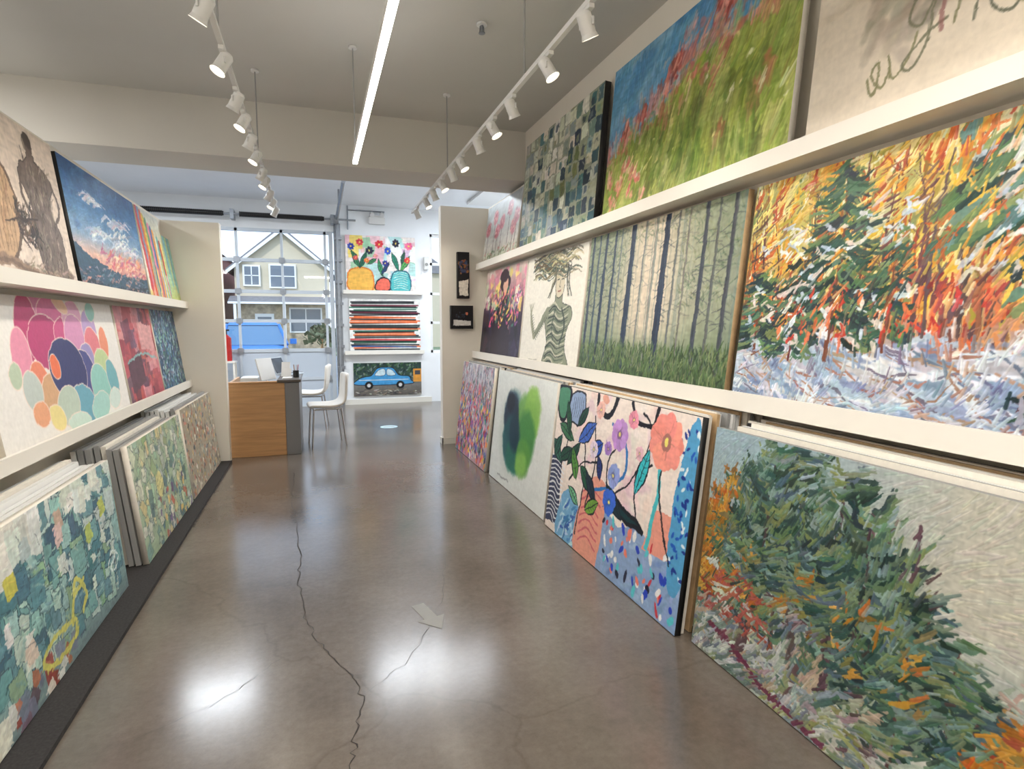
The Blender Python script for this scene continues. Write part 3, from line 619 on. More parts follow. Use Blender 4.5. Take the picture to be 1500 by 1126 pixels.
@painting
def teal_patchwork(c, r):
    c.brush = (900, (.02, .06), (.003, .008), .2, .9)
    c.vgrad([(0,(120,140,142)),(.2,(140,170,170)),(.7,(156,196,192)),(1,(226,230,222))])
    patches(c, r, 170, (0,.96,.15,.95), [(84,134,146),(120,168,168),(156,200,192),(184,212,198),(76,112,130),(196,212,206),(150,184,146),(106,150,160)], (.08,.19), .12, .92, (.7,1.4), (66,92,104))
    dabs(c, r, 200, (0,1,.1,.95), [(140,180,176),(100,146,156),(190,212,200),(80,116,130)], (.05,.12), (.006,.014), .2, .8, .5)
    patches(c, r, 30, (.0,.9,.84,1), [(232,234,226),(216,222,214)], (.06,.2), .1, .9)
    patches(c, r, 10, (.05,.9,.25,.9), [(226,230,220),(214,222,212)], (.05,.11), .1, .9)
    for x, y, k in ((.2,.7,(206,200,90)),(.52,.84,(206,176,156)),(.5,.76,(226,196,190)),(.72,.62,(190,206,110)),(.24,.3,(224,206,190)),(.86,.72,(190,200,100)),(.3,.82,(176,190,190))):
        c.rect(x, y, .11, .12, k, .1, .95)
    patches(c, r, 26, (0,.5,0,.16), [(150,70,60),(110,90,100),(180,120,90),(226,226,214),(120,130,150)], (.05,.12), .3)
    for p in ([(.3,.14),(.42,.1),(.52,.14),(.5,.22),(.38,.24),(.3,.2)],[(.5,.2),(.56,.42),(.62,.3),(.58,.2)],[(.54,.34),(.62,.38)]): c.path(p, .016, (206,204,110), closed=len(p) > 4)
    for i in range(60):
        x = r.uniform(0,1); y = r.uniform(.2,.95); c.path([(x, y), (x+r.normal()*.04, y+r.normal()*.06)], .0025, (40,60,70), .5)
    c.path([(.84,.28),(.88,.36),(.94,.3),(.9,.22),(.86,.26),(.93,.34)], .007, (226,240,236))
@painting
def green_patchwork(c, r):
    c.a[:] = (170,190,160)
    patches(c, r, 240, (0,1,0,1), [(176,206,176),(206,214,176),(130,166,156),(226,226,206),(160,178,130),(104,134,134),(226,212,160),(190,200,190),(210,214,200)], (.04,.12), .4, .9, (.6,1.6), (110,124,116))
    patches(c, r, 40, (.3,1,0,.4), [(200,110,90),(120,100,140),(90,130,150),(236,200,120)], (.03,.07), .4); c.ell(.38,.5,.12,.12,(222,214,150))
    for i in range(60):
        x = r.uniform(0,1); y = r.uniform(0,1); c.path([(x, y), (x+r.normal()*.03, y+r.normal()*.06), (x+r.normal()*.04, y+r.normal()*.08)], .003, (60,80,86), .6)
@painting
def dotted_field(c, r):
    c.a[:] = (170,160,140); patches(c, r, 480, (0,1,0,1), [(200,190,164),(140,130,118),(230,226,210),(170,100,76),(100,120,136),(206,176,110),(80,78,80),(150,166,156),(200,130,116)], (.02,.055), .8)
@painting
def vases(c, r):
    c.a[:] = (236,226,220); c.warp = (.008, .003)
    patches(c, r, 60, (0,1,0,1), [(244,216,110),(240,190,196),(180,216,216),(244,244,240),(226,196,220),(160,206,170)], (.1,.24), .2, .9)
    c.path([(.06,.02),(.03,.3),(.12,.42),(.3,.42),(.38,.3),(.36,.02)], .01, (226,120,40), closed=True, fill=(240,184,84))
    c.path([(.42,.04),(.44,.2),(.54,.26),(.62,.2),(.62,.04)], .01, bkk, closed=True, fill=(236,110,90))
    c.path([(.66,.02),(.64,.24),(.7,.38),(.86,.38),(.92,.24),(.9,.02)], .01, (30,90,110), closed=True, fill=(80,184,186))
    for i in range(8): c.path([(.68,.06+i*.04),(.78,.09+i*.04),(.88,.06+i*.04)], .005, (236,236,226), .7)
    for L in ((.2,.42,.08,.75,.04,(50,140,90)),(.2,.42,.3,.72,.04,(30,110,80)),(.52,.26,.46,.6,.035,(60,160,100)),(.76,.38,.66,.72,.04,(40,140,110)),(.78,.38,.92,.66,.04,(90,180,90)),(.5,.3,.62,.55,.03,(30,70,120)),(.3,.5,.44,.6,.03,(60,150,90)),(.8,.5,.84,.76,.03,(40,110,80))): c.leaf(*L)
    for x, y, R, k in ((.08,.8,.07,(40,60,160)),(.2,.88,.07,(220,60,80)),(.34,.74,.08,(30,30,60)),(.48,.86,.08,(226,50,60)),(.6,.74,.07,(40,80,190)),(.72,.88,.08,(30,30,50)),(.9,.84,.08,(240,110,150)),(.56,.52,.06,(50,50,140)),(.3,.56,.05,(240,120,60)),(.88,.58,.06,(230,70,60)),(.42,.64,.05,(240,150,160)),(.14,.6,.05,(230,90,90))):
        for i in range(7): a = i*.9; c.ell(x+math.cos(a)*R*.5/c.A, y+math.sin(a)*R*.5, R*.42, R*.3, jit(k, r, 20), a)
        c.ell(x, y, R*.2, R*.2, (246,220,100))
bkk = (24,26,38)
@painting
def stripes(c, r):
    c.a[:] = (232,232,228); c.warp = (.002, .001)
    pal = [(30,34,44),(206,60,60),(230,180,60),(60,110,90),(226,110,60),(40,80,140),(180,190,80),(110,40,60),(20,20,26),(216,140,150),(50,60,60),(140,160,80)]
    for i in range(34):
        y = .06 + i*.0265; x0 = r.uniform(.0,.09); x1 = r.uniform(.9,1.0)
        c.seg(x0, y + r.normal()*.006, x1, y + r.normal()*.012, .013, pal[r.integers(12)] if i % 3 else (26,28,34))
@painting
def blue_truck(c, r):
    c.warp = (.004, .002)
    c.vgrad([(0,(96,90,84)),(.35,(120,118,114)),(.6,(56,76,76)),(1,(40,60,56))]); dabs(c, r, 260, (0,1,.5,1), [(40,70,56),(30,50,50),(80,110,80),(120,136,130),(60,90,60)], (.04,.1), (.015,.03), 1, .8)
    # vintage car: low body, round cab, wheel arches
    c.path([(.06,.34),(.06,.5),(.16,.58),(.26,.62),(.34,.82),(.46,.86),(.58,.82),(.66,.62),(.8,.58),(.84,.46),(.82,.34)], .01, bkk, closed=True, fill=(70,150,204))
    c.path([(.31,.62),(.37,.78),(.45,.8),(.45,.62)], .004, bkk, closed=True, fill=(200,220,226)); c.path([(.49,.62),(.49,.8),(.56,.77),(.61,.62)], .004, bkk, closed=True, fill=(190,212,220))
    c.seg(.08,.48,.8,.48,.01,(226,226,222)); c.rect(.94,.6,.26,.4,(216,150,64)); c.rect(.94,.68,.16,.14,(70,70,76))
    for x in (.22,.68): c.ell(x,.32,.12,.12,(24,24,26)); c.ell(x,.32,.055,.055,(206,206,206))
    dabs(c, r, 60, (0,1,0,.2), [(140,124,106),(180,180,170),(76,76,76)], (.05,.15), (.01,.02), 0, .2)
@painting
def dark_horizon(c, r):
    c.a[:] = (20,20,24); c.poly([(.12,.06),(.88,.06),(.88,.42),(.12,.36)], (226,220,206)); dabs(c, r, 30, (.2,.8,.5,.8), [(70,50,60),(50,60,90),(140,90,60)], (.04,.1), (.01,.03), 1, .6)
@painting
def dark_moon(c, r):
    c.a[:] = (18,18,22); c.poly([(.12,.14),(.88,.14),(.88,.34),(.12,.4)], (206,204,200)); c.ell(.7,.66,.06,.06,(206,120,90)); dabs(c, r, 16, (.2,.6,.45,.7), [(50,60,80)], (.04,.1), (.01,.02), 1, .6)

seedn = [100]
def hang(name, style, bl, br, tl, res, th=0.035, edge='canvasedge'):
    bl, br, tl = Vector(bl), Vector(br), Vector(tl)
    w = (br-bl).length; h = (tl-bl).length; A = w / h
    W = res; H = max(20, int(res / A)); seedn[0] += 1
    r = np.random.default_rng(seedn[0]); c = Cv(W, H, A, (200, 200, 200)); PC[style](c, r); c.finish(r)
    lin = s2l(np.clip(c.a, 0, 255))
    n = (br-bl).cross(tl-bl).normalized()
    u = np.linspace(0, 1, W)[None, :, None]; v = np.linspace(0, 1, H)[:, None, None]
    P = np.array(bl)[None, None] + u*np.array(br-bl)[None, None] + v*np.array(tl-bl)[None, None]
    P = P.reshape(-1, 3)
    back = np.array([bl - n*th, br - n*th, br+tl-bl - n*th, tl - n*th])
    V = np.vstack([P, back]); nb = W*H
    idx = np.arange(nb).reshape(H, W)
    q = np.stack([idx[:-1,:-1], idx[:-1,1:], idx[1:,1:], idx[1:,:-1]], -1).reshape(-1, 4)
    c0, c1, c2, c3 = idx[0,0], idx[0,-1], idx[-1,-1], idx[-1,0]
    ex = np.array([[c1,c0,nb,nb+1],[c2,c1,nb+1,nb+2],[c3,c2,nb+2,nb+3],[c0,c3,nb+3,nb],[nb+3,nb+2,nb+1,nb]])
    F = np.vstack([q, ex]); nf = len(F)
    me = bpy.data.meshes.new(name); me.vertices.add(len(V)); me.vertices.foreach_set('co', V.ravel())
    me.loops.add(nf*4); me.loops.foreach_set('vertex_index', F.ravel().astype(np.int32))
    me.polygons.add(nf); me.polygons.foreach_set('loop_start', np.arange(0, nf*4, 4, dtype=np.int32))
    me.materials.append(M['paint']); me.materials.append(M[edge])
    mi = np.zeros(nf, np.int32); mi[-5:] = 1; me.polygons.foreach_set('material_index', mi)
    me.update(calc_edges=True)
    at = me.color_attributes.new('Col', 'FLOAT_COLOR', 'POINT'); C = np.ones((len(V), 4), np.float32); C[:nb, :3] = lin.reshape(-1, 3)
    at.data.foreach_set('color', C.ravel())
    ob = bpy.data.objects.new(name, me); scene.collection.objects.link(ob); return ob

def right(name, style, y0, y1, z0, z1, xb, xt, res, **k):
    return hang(name, style, (xb, y1, z0), (xb, y0, z0), (xt, y1, z1), res, **k)
def left(name, style, y0, y1, z0, z1, xb, xt, res, **k):
    return hang(name, style, (xb, y0, z0), (xb, y1, z0), (xt, y0, z1), res, **k)

# floor row, right
right('pine_forest_painting', 'pines', .72, 2.225, .006, 1.035, 1.65, 1.755, 620, edge='greyedge')
right('floral_abstract_painting', 'floral', 2.29, 3.985, .006, 1.07, 1.60, 1.725, 480, edge='blackedge')
right('green_blob_painting', 'green_blob', 4.06, 5.56, .006, 1.07, 1.62, 1.735, 200)
right('colourful_crowd_painting', 'crowd', 5.66, 6.98, .006, 1.075, 1.60, 1.72, 180)
# middle row, right
right('autumn_snow_painting', 'autumn_snow', .72, 2.35, 1.15, 2.165, 1.93, 2.04, 600)
right('misty_forest_painting', 'misty_forest', 2.41, 4.13, 1.15, 2.175, 1.93, 2.04, 380, edge='woodedge')
right('swirl_woman_painting', 'swirl_woman', 4.17, 5.53, 1.15, 2.16, 1.93, 2.04, 260)
right('flower_lady_painting', 'lady', 5.57, 7.02, 1.15, 2.16, 1.93, 2.04, 160)
# top row, right
right('scribble_painting', 'scribble', .62, 2.0, 2.25, 3.3, 1.965, 2.06, 340)
right('blossom_meadow_painting', 'blossom_meadow', 2.1, 3.83, 2.25, 3.28, 1.965, 2.06, 400, edge='canvasedge')
right('teal_grid_painting', 'teal_grid', 3.95, 5.6, 2.25, 3.27, 1.955, 2.04, 260, th=.05, edge='blackedge')
right('pink_trees_painting', 'pink_trees', 5.75, 7.02, 2.25, 2.93, 1.965, 2.06, 150)
# left
left('bronze_figure_painting', 'cello', 2.65, 4.15, 1.73, 2.54, -1.335, -1.43, 320)
left('sunset_sky_painting', 'sunset_sky', 4.22, 5.74, 1.73, 2.53, -1.335, -1.43, 280, edge='blackedge')
left('rainbow_drip_painting', 'rainbow', 5.79, 6.55, 1.73, 2.53, -1.335, -1.43, 130)
left('pale_drip_painting', 'pale_drips', 6.58, 6.97, 1.73, 2.4, -1.335, -1.43, 70)
left('pebble_abstract_painting', 'pebbles', 3.15, 5.0, .9, 1.655, -1.335, -1.43, 360)
left('red_abstract_painting', 'red_room', 5.05, 6.03, .9, 1.655, -1.335, -1.43, 150)
left('blue_abstract_painting', 'blue_impression', 6.07, 6.97, .9, 1.655, -1.335, -1.43, 120)
left('teal_patchwork_painting', 'teal_patchwork', 2.25, 3.71, .03, .765, -1.06, -1.12, 440)
left('green_patchwork_painting', 'green_patchwork', 4.02, 5.4, .03, .775, -1.03, -1.11, 260)
left('dotted_field_painting', 'dotted_field', 5.46, 6.9, .03, .8, -1.03, -1.11, 220)
# back wall
hang('flower_vases_painting', 'vases', (.56, 11.42, 2.155), (1.86, 11.42, 2.155), (.56, 11.44, 3.2), 160)
hang('stripe_abstract_painting', 'stripes', (.6, 11.42, 1.015), (1.94, 11.42, 1.015), (.6, 11.44, 2.02), 150)
hang('vintage_car_painting', 'blue_truck', (.65, 11.46, .16), (1.95, 11.46, .16), (.65, 11.46, .8), 160)
hang('dark_landscape_shadowbox', 'dark_horizon', (1.69, 7.15, 1.85), (1.84, 7.15, 1.85), (1.69, 7.15, 2.42), 40, th=.075, edge='blackedge')
hang('moonlit_shadowbox', 'dark_moon', (1.60, 7.15, 1.47), (1.885, 7.15, 1.47), (1.60, 7.15, 1.76), 60, th=.075, edge='blackedge')

# canvas stacks leaning behind the front paintings
rnd = random.Random(5)
cyc = ['white', 'woodedge', 'canvasedge', 'greyedge', 'white', 'canvasedge', 'blackedge', 'canvasedge', 'white', 'woodedge', 'canvasedge', 'white', 'greyedge', 'white']
def stackR(y0, y1, xb, xt, n, ztop, name='canvas_stack'):
    m = MB()
    for i in range(n):
        a = y0 - rnd.uniform(.0, .05) - (.04 if i > 4 and y0 > 1 else 0); b = y1 - rnd.uniform(0, .08); h = ztop - rnd.uniform(0, .02)
        x = .038 + i * .0235
        m.slab((xb + x, b, .004), (xb + x, a, .004), (xt + x*.93, b, h), .0175, cyc[(i + int(y0*3)) % 14])
    return m.build(name)
stackR(.72, 2.2, 1.655, 1.765, 11, 1.065)
stackR(2.35, 3.97, 1.605, 1.735, 13, 1.085)
stackR(4.11, 5.56, 1.625, 1.745, 12, 1.085)
stackR(5.71, 6.98, 1.605, 1.73, 13, 1.085)
def stackL(y0, y1, xb, xt, n, ztop, name='canvas_stack'):
    m = MB()
    for i in range(1, n+1):
        a = y0 + rnd.uniform(.0, .05); b = y1 - rnd.uniform(0, .1); h = ztop - rnd.uniform(0, .04); x = i * .0385
        k = rnd.choice(['canvasedge', 'white', 'white', 'greyedge', 'canvasedge'])
        m.slab((xb - x, a, .03), (xb - x, b, .03), (xt - x*.93, a, h), .028, k)
    return m.build(name)
stackL(2.3, 3.72, -1.065, -1.13, 6, .79)
stackL(4.0, 5.4, -1.035, -1.12, 7, .80)
stackL(5.44, 6.88, -1.035, -1.12, 7, .82)

# ------------------------------------------------------------------ room shell
sbox('floor', -5.1, 3.6, -2.6, 11.6, -.1, 0, 'floor')
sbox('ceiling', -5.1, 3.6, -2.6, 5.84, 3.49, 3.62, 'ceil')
sbox('ceiling_front', -5.1, 3.6, 6.42, 11.6, 3.75, 3.9, 'ceilw')
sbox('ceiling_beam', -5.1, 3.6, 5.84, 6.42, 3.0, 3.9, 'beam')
sbox('wall_left', -1.62, -1.5, -2.5, 7.0, 0, 2.6, 'wall')
sbox('wall_left_return', -1.62, -.95, 7.0, 7.13, 0, 2.6, 'wall')
m = MB(); m.box(2.11, 2.25, -2.5, 5.84, 0, 3.49, 'wall'); m.box(2.11, 2.25, 5.84, 7.23, 0, 2.98, 'wall'); m.build('wall_right')
sbox('wall_right_return', 1.5, 2.25, 7.23, 7.36, 0, 2.98, 'wall')
sbox('wall_outer_left', -5.2, -5.1, -2.6, 11.6, 0, 3.9, 'wallw')
sbox('wall_outer_right', 3.6, 3.7, -2.6, 11.6, 0, 3.9, 'wallw')
sbox('wall_rear', -5.2, 3.7, -2.7, -2.6, 0, 3.9, 'wall')
m = MB()
m.box(-5.1, -3.1, 11.5, 11.7, 0, 3.9, 'wallw'); m.box(-3.1, .36, 11.5, 11.7, 3.25, 3.9, 'wallw')
m.box(.36, 2.16, 11.5, 11.7, 0, 3.9, 'wallw'); m.box(2.16, 2.7, 11.5, 11.7, 0, .98, 'wallw'); m.box(2.16, 2.7, 11.5, 11.7, 3.3, 3.9, 'wallw'); m.box(2.7, 3.6, 11.5, 11.7, 0, 3.9, 'wallw')
m.build('wall_back')
m = MB(); m.box(.42, 2.16, 11.482, 11.5, 0, .1, 'base'); m.build('baseboard_back')
m = MB(); m.box(1.485, 2.1, 7.215, 7.229, 0, .08, 'base'); m.box(1.485, 1.499, 7.215, 7.36, 0, .08, 'base'); m.build('baseboard_right')
# side window
m = MB()
for z in (.98, 1.55, 2.12, 2.7, 3.25): m.box(2.16, 2.7, 11.55, 11.61, z, z+.05, 'trimw')
for x in (2.16, 2.4, 2.65): m.box(x, x+.05, 11.55, 11.61, .98, 3.3, 'trimw')
m.box(2.2, 2.66, 11.58, 11.585, 1.0, 3.27, 'glass')
m.build('window_1')
# garage door
m = MB()
zs = [0, .53, 1.06, 1.6, 2.13, 2.69, 3.22]
for i, z in enumerate(zs): m.box(-3.1, .34, 11.5, 11.56, max(0, z-.03), z+.03, 'alu')
for x in (.2, -.55, -1.3, -2.05, -2.8): m.box(x-.022, x+.022, 11.5, 11.56, 0, 3.24, 'alu')
m.box(.27, .34, 11.49, 11.57, 0, 3.25, 'alu'); m.box(-3.1, -3.03, 11.49, 11.57, 0, 3.25, 'alu')
m.box(-3.05, .3, 11.52, 11.54, .02, 1.04, 'panel')
m.box(-3.05, .3, 11.53, 11.535, 1.06, 3.2, 'glass')
for z in zs[1:-1]:
    for x in (.2, -.55, -1.3): m.box(x-.05, x+.05, 11.47, 11.5, z-.05, z+.05, 'galv')
m.build('door_1')
# tracks
m = MB()
for x in (.42, -3.2):
    m.box(x-.02, x+.02, 11.38, 11.46, 0.0, 3.3, 'galv'); m.box(x-.06, x+.06, 11.46, 11.495, 0, 3.4, 'galv')
    pts = [(11.42, 3.25), (11.36, 3.38), (11.22, 3.45), (11.0, 3.46), (8.5, 3.48)]
    for a, b in zip(pts[:-1], pts[1:]): m.cyl((x, a[0], a[1]), (x, b[0], b[1]), .03, 'galv', 8)
    m.box(x-.015, x+.015, 8.5, 8.54, 3.48, 3.745, 'galv'); m.box(x-.015, x+.015, 10.2, 10.24, 3.47, 3.745, 'galv')
for z in (.3,.7,1.1,1.5,1.9,2.3,2.7,3.1): m.box(.36, .5, 11.4, 11.49, z, z+.05, 'galv')
m.build('garage_door_track')
m = MB()
m.cyl((-3.15, 11.28, 3.44), (.75, 11.28, 3.44), .018, 'galv')
for a, b in ((-2.9, -1.45), (-1.2, .2)):
    m.cyl((a, 11.28, 3.44), (b, 11.28, 3.44), .038, 'black', 14)
    n = int((b-a)/.03)
    for i in range(n): m.cyl((a+i*.03, 11.28, 3.44), (a+i*.03+.016, 11.28, 3.44), .048, 'black', 14)
for x in (-3.1, -1.32, .34): m.box(x-.03, x+.03, 11.26, 11.49, 3.36, 3.52, 'galv')
m.cyl((.36, 11.28, 3.44), (.44, 11.28, 3.44), .08, 'galv', 18)
m.build('garage_door_torsion_spring')
# conduit and emergency light
m = MB()
m.cyl((.62, 11.48, 3.3), (.62, 11.48, 3.74), .012, 'galv', 8); m.cyl((.62, 11.48, 3.66), (1.3, 11.48, 3.66), .012, 'galv', 8); m.cyl((1.28, 11.48, 3.66), (1.28, 11.48, 3.6), .012, 'galv', 8)
m.build('wall_conduit')
m = MB(); m.box(1.0, 1.3, 11.42, 11.495, 3.42, 3.55, 'white')
for x in (1.06, 1.24): m.cyl((x, 11.40, 3.6), (x, 11.34, 3.57), .04, 'white', 14)
m.box(1.02, 1.28, 11.42, 11.46, 3.55, 3.58, 'white'); m.build('emergency_light', .006)
m = MB(); m.box(2.03, 2.12, 11.4, 11.49, 2.6, 2.85, 'white'); m.cyl((2.075, 11.398, 2.7), (2.075, 11.39, 2.7), .03, 'greyedge'); m.build('wall_speaker', .008)

# picture ledges
def ledge(name, side, xf, xw, y0, y1, z, lip, x_l=.02):
    m = MB()
    if side > 0: m.box(xf, xw, y0, y1, z, z+.04, 'shelf'); m.box(xf, xf+x_l, y0, y1, z+.04, z+lip, 'shelf')
    else: m.box(xw, xf, y0, y1, z, z+.03, 'shelf'); m.box(xf-x_l, xf, y0, y1, z+.03, z+lip, 'shelf')
    return m.build(name)
ledge('picture_ledge', 1, 1.93, 2.11, -1.5, 7.2, 2.205, .075)
ledge('picture_ledge', 1, 1.88, 2.11, -1.5, 7.2, 1.105, .085)
ledge('picture_ledge', -1, -1.28, -1.5, -1.5, 6.99, 1.69, .07)
ledge('picture_ledge', -1, -1.28, -1.5, -1.5, 6.99, .86, .075)
for z in (2.11, .97):
    m = MB(); m.box(.5, 2.0, 11.34, 11.5, z, z+.04, 'shelf'); m.box(.5, 2.0, 11.34, 11.36, z+.04, z+.07, 'shelf'); m.build('picture_ledge')
sbox('floor_mat', -1.49, -.93, -1.5, 6.98, .001, .022, 'mat')

# floor crack, stickers
def strip(name, pts, w, k, z=.0015, amp=.014):
    r = random.Random(3); Q = []
    for (a, b) in zip(pts[:-1], pts[1:]):
        for i in range(8):
            t = i/8; Q.append((a[0]+(b[0]-a[0])*t + r.uniform(-amp,amp), a[1]+(b[1]-a[1])*t))
    Q.append(pts[-1]); vs = []
    for i, p in enumerate(Q):
        ww = w * r.uniform(.3, 1.2); vs += [(p[0]-ww, p[1], z), (p[0]+ww, p[1], z)]
    m = MB(); m.add(vs, [(2*i, 2*i+1, 2*i+3, 2*i+2) for i in range(len(Q)-1)], k); return m.build(name)
strip('floor_crack', [(-.26,6.3),(-.242,5.21),(-.147,3.98),(-.144,3.54),(-.108,3.06),(-.026,2.76),(.085,2.49),(.129,2.305),(.0875,2.07),(.067,1.915),(.0,1.4)], .0034, 'crack')
strip('floor_crack', [(-.7,2.3),(-.42,2.45),(-.2,2.7),(-.03,2.76)], .0014, 'crack')
strip('floor_crack', [(.129,2.305),(.35,2.5),(.6,3.0),(.75,3.6)], .0012, 'crack')
strip('floor_crack', [(-.9,3.6),(-.5,3.7),(-.147,3.98)], .0012, 'crack')
m = MB()
def rotp(p, a, o): return (o[0]+p[0]*math.cos(a)-p[1]*math.sin(a), o[1]+p[0]*math.sin(a)+p[1]*math.cos(a), .002)
ar = [(-.035,.15),(.035,.15),(.035,-.02),(.075,-.02),(0,-.15),(-.075,-.02),(-.035,-.02)]
m.add([rotp(p, .25, (.51, 2.87)) for p in ar], [tuple(range(7))], 'sticker'); m.build('floor_arrow_sticker')
m = MB(); m.add([(.99+.13*math.cos(t*.3142), 8.75+.13*math.sin(t*.3142), .002) for t in range(20)], [tuple(range(20))], 'stickerb')
m.box(.91, 1.07, 8.73, 8.77, .002, .004, 'greyedge'); m.build('floor_round_sticker')

# ------------------------------------------------------------------ ceiling fixtures
def area(parent, loc, sx, sy, P, col, up=False):  # area light, for the LED lamp and for added fill
    L = bpy.data.lights.new('lamp_and_fill_glow', 'AREA'); L.shape = 'RECTANGLE'; L.size = sx; L.size_y = sy; L.energy = P; L.color = col
    o = bpy.data.objects.new('lamp_and_fill_glow', L); scene.collection.objects.link(o); o.location = loc
    if up: o.rotation_euler = (math.pi, 0, 0)
    o.parent = parent
m = MB(); m.box(.291, .329, -1.8, 4.56, 2.70, 2.74, 'white'); m.box(.294, .326, -1.79, 4.55, 2.688, 2.70, 'led')
for y in (-1.2, 1.6, 4.5): m.cyl((.31, y, 2.74), (.31, y, 3.488), .004, 'greyedge', 6); m.cyl((.31, y, 3.475), (.31, y, 3.488), .03, 'white')
led = m.build('linear_led_pendant')
area(led, (.31, 1.38, 2.684), .03, 6.2, 44, (1, .97, .94)); area(led, (.31, 1.38, 2.746), .034, 6.2, 9, (1, .97, .94), True)  # downward lamp light, then an added upward fill for the ceiling
for x, y, z, sx, sy, P, col in ((.2, -1.5, 3.44, 1.2, .6, 62, (1,.97,.94)), (-3.3, 0.5, 3.44, .6, 2.4, 90, (1,.98,.95)), (-3.3, 4.2, 3.44, .6, 2.0, 80, (1,.98,.95)), (-2.2, 8.7, 3.70, 2.4, .5, 120, (.88,.94,1)), (1.7, 8.4, 3.70, 2.0, .5, 80, (.88,.94,1)), (2.9, 9.5, 3.70, .4, 2.0, 50, (.88,.94,1))):  # fill panels added out of view to brighten the rooms
    m = MB(); m.box(x-sx/2-.03, x+sx/2+.03, y-sy/2-.03, y+sy/2+.03, z, z+.045, 'white')
    p = m.build('added_fill_panel'); area(p, (x, y, z-.004), sx, sy, P, col)
for X, y0, y1 in ((-.39, -1.0, 7.35), (1.13, -1.0, 7.12)):
    m = MB(); m.box(X-.012, X+.012, y0, y1, 2.842, 2.866, 'white')
    for y in (.9, 3.15, 5.13): m.cyl((X, y, 2.866), (X, y, 3.488), .005, 'greyedge', 8); m.cyl((X, y, 3.472), (X, y, 3.488), .03, 'white', 14)
    m.build('track_light_rail')
K = .72
def spot(X, Y, tx, ty, tz, P):
    m = MB(); pv = Vector((X, Y, 2.775)); d = (Vector((tx, ty, tz)) - pv).normalized()
    m.box(X-.012, X+.012, Y-.05, Y+.05, 2.822, 2.84, 'white'); m.cyl((X, Y, 2.822), (X, Y, 2.795), .009, 'white')
    side = d.cross(Vector((0, 0, 1))).normalized()
    a = pv + side*.052*K; b = pv - side*.052*K
    m.cyl(a + Vector((0,0,.02)), b + Vector((0,0,.02)), .005, 'white', 8)
    for q in (a, b): m.cyl(q + Vector((0,0,.02)), q - Vector((0,0,.01)), .005, 'white', 8)
    m.cyl(pv - d*.075*K, pv - d*.055*K, .03*K, 'white', 20, .044*K); m.cyl(pv - d*.055*K, pv + d*.05*K, .044*K, 'white', 20, cap=True)
    m.cyl(pv + d*.05*K, pv + d*.075*K, .044*K, 'white', 20, .052*K, cap=False); m.cyl(pv + d*.052*K, pv + d*.056*K, .042*K, 'lens', 20)
    ob = m.build('track_spotlight')
    L = bpy.data.lights.new('spot_lamp', 'SPOT'); L.energy = P; L.spot_size = math.radians(115); L.spot_blend = 1.0; L.color = (1, .92, .80); L.shadow_soft_size = .05
    lo = bpy.data.objects.new('spot_lamp', L); scene.collection.objects.link(lo); lo.location = pv + d*.07
    lo.rotation_euler = (-d).to_track_quat('Z', 'Y').to_euler(); lo.parent = ob
for i, y in enumerate((.6, 1.4, 2.1, 2.745, 3.26, 3.77, 4.12, 4.53, 4.92, 5.45, 5.76, 6.28, 6.7, 7.15)):
    spot(-.39, y, -1.5, y + (.6 if i % 2 else -.5), .7, 13)
for i, y in enumerate((.3, 1.0, 1.7, 2.37, 2.81, 3.37, 3.75, 4.11, 4.61, 4.95, 5.35, 5.75, 6.15, 6.75)):
    spot(1.13, y, 2.1, y + (.4 if i % 2 else -.6), .8, 12.5)
for x, y in ((1.1, 3.9), (-1.35, 3.5), (-.6, 1.9)):
    m = MB(); m.cyl((x, y, 3.488), (x, y, 3.475), .035, 'white', 14); m.cyl((x, y, 3.475), (x, y, 3.43), .01, 'galv', 8); m.cyl((x, y, 3.43), (x, y, 3.425), .022, 'galv', 10)
    for s_ in (-1, 1): m.cyl((x+s_*.012, y, 3.47), (x+s_*.015, y, 3.43), .003, 'galv', 6)
    m.build('fire_sprinkler')

# ------------------------------------------------------------------ desk
desk = bpy.data.objects.new('reception_desk', None); scene.collection.objects.link(desk)
m = MB(); m.box(-.99, -.37, 7.2, 7.24, 0.0, .85, 'wood'); m.box(-.99, -.96, 7.24, 8.25, 0, .85, 'wood'); m.box(-.96, -.37, 8.2, 8.24, 0, .6, 'wood'); m.build('wood_panels', .004, desk)
m = MB(); m.box(-.369, -.21, 7.2, 7.25, 0, .85, 'deskgrey'); m.box(-.25, -.21, 7.25, 8.35, 0, .85, 'deskgrey'); m.box(-.369, -.25, 8.3, 8.35, 0, .85, 'deskgrey'); m.build('grey_panels', .004, desk)
m = MB(); m.box(-1.0, -.42, 7.19, 7.26, .85, .87, 'wood'); m.box(-.45, -.19, 7.18, 8.4, .855, .885, 'desktop'); m.box(-.96, -.45, 7.27, 8.3, .73, .755, 'desktop'); m.build('top', .004, desk)
def laptop(name, o, ang):
    m = MB(); m.box(-.16, .16, -.11, .11, 0, .015, 'alu'); m.box(-.14, .14, -.03, .09, .015, .017, 'black')
    m.slab((-.16, .11, .015), (.16, .11, .015), (-.16, .19, .22), .008, 'alu'); m.slab((-.15, .108, .025), (.15, .108, .025), (-.15, .184, .212), .001, 'screen')
    ob = m.build(name); ob.location = o; ob.rotation_euler = (0, 0, ang)
laptop('laptop', (-.33, 7.95, .886), 1.2)
m = MB(); m.box(-.1, .1, -.06, .06, 0, .012, 'white'); m.cyl((0,.02,.01),(0,.04,.14),.012,'white'); m.slab((-.14,.0,.1),(.14,.0,.1),(-.14,.07,.36),.018,'white')
ob = m.build('point_of_sale_tablet', .003); ob.location = (-.56, 7.6, .757); ob.rotation_euler = (0,0,1.0)
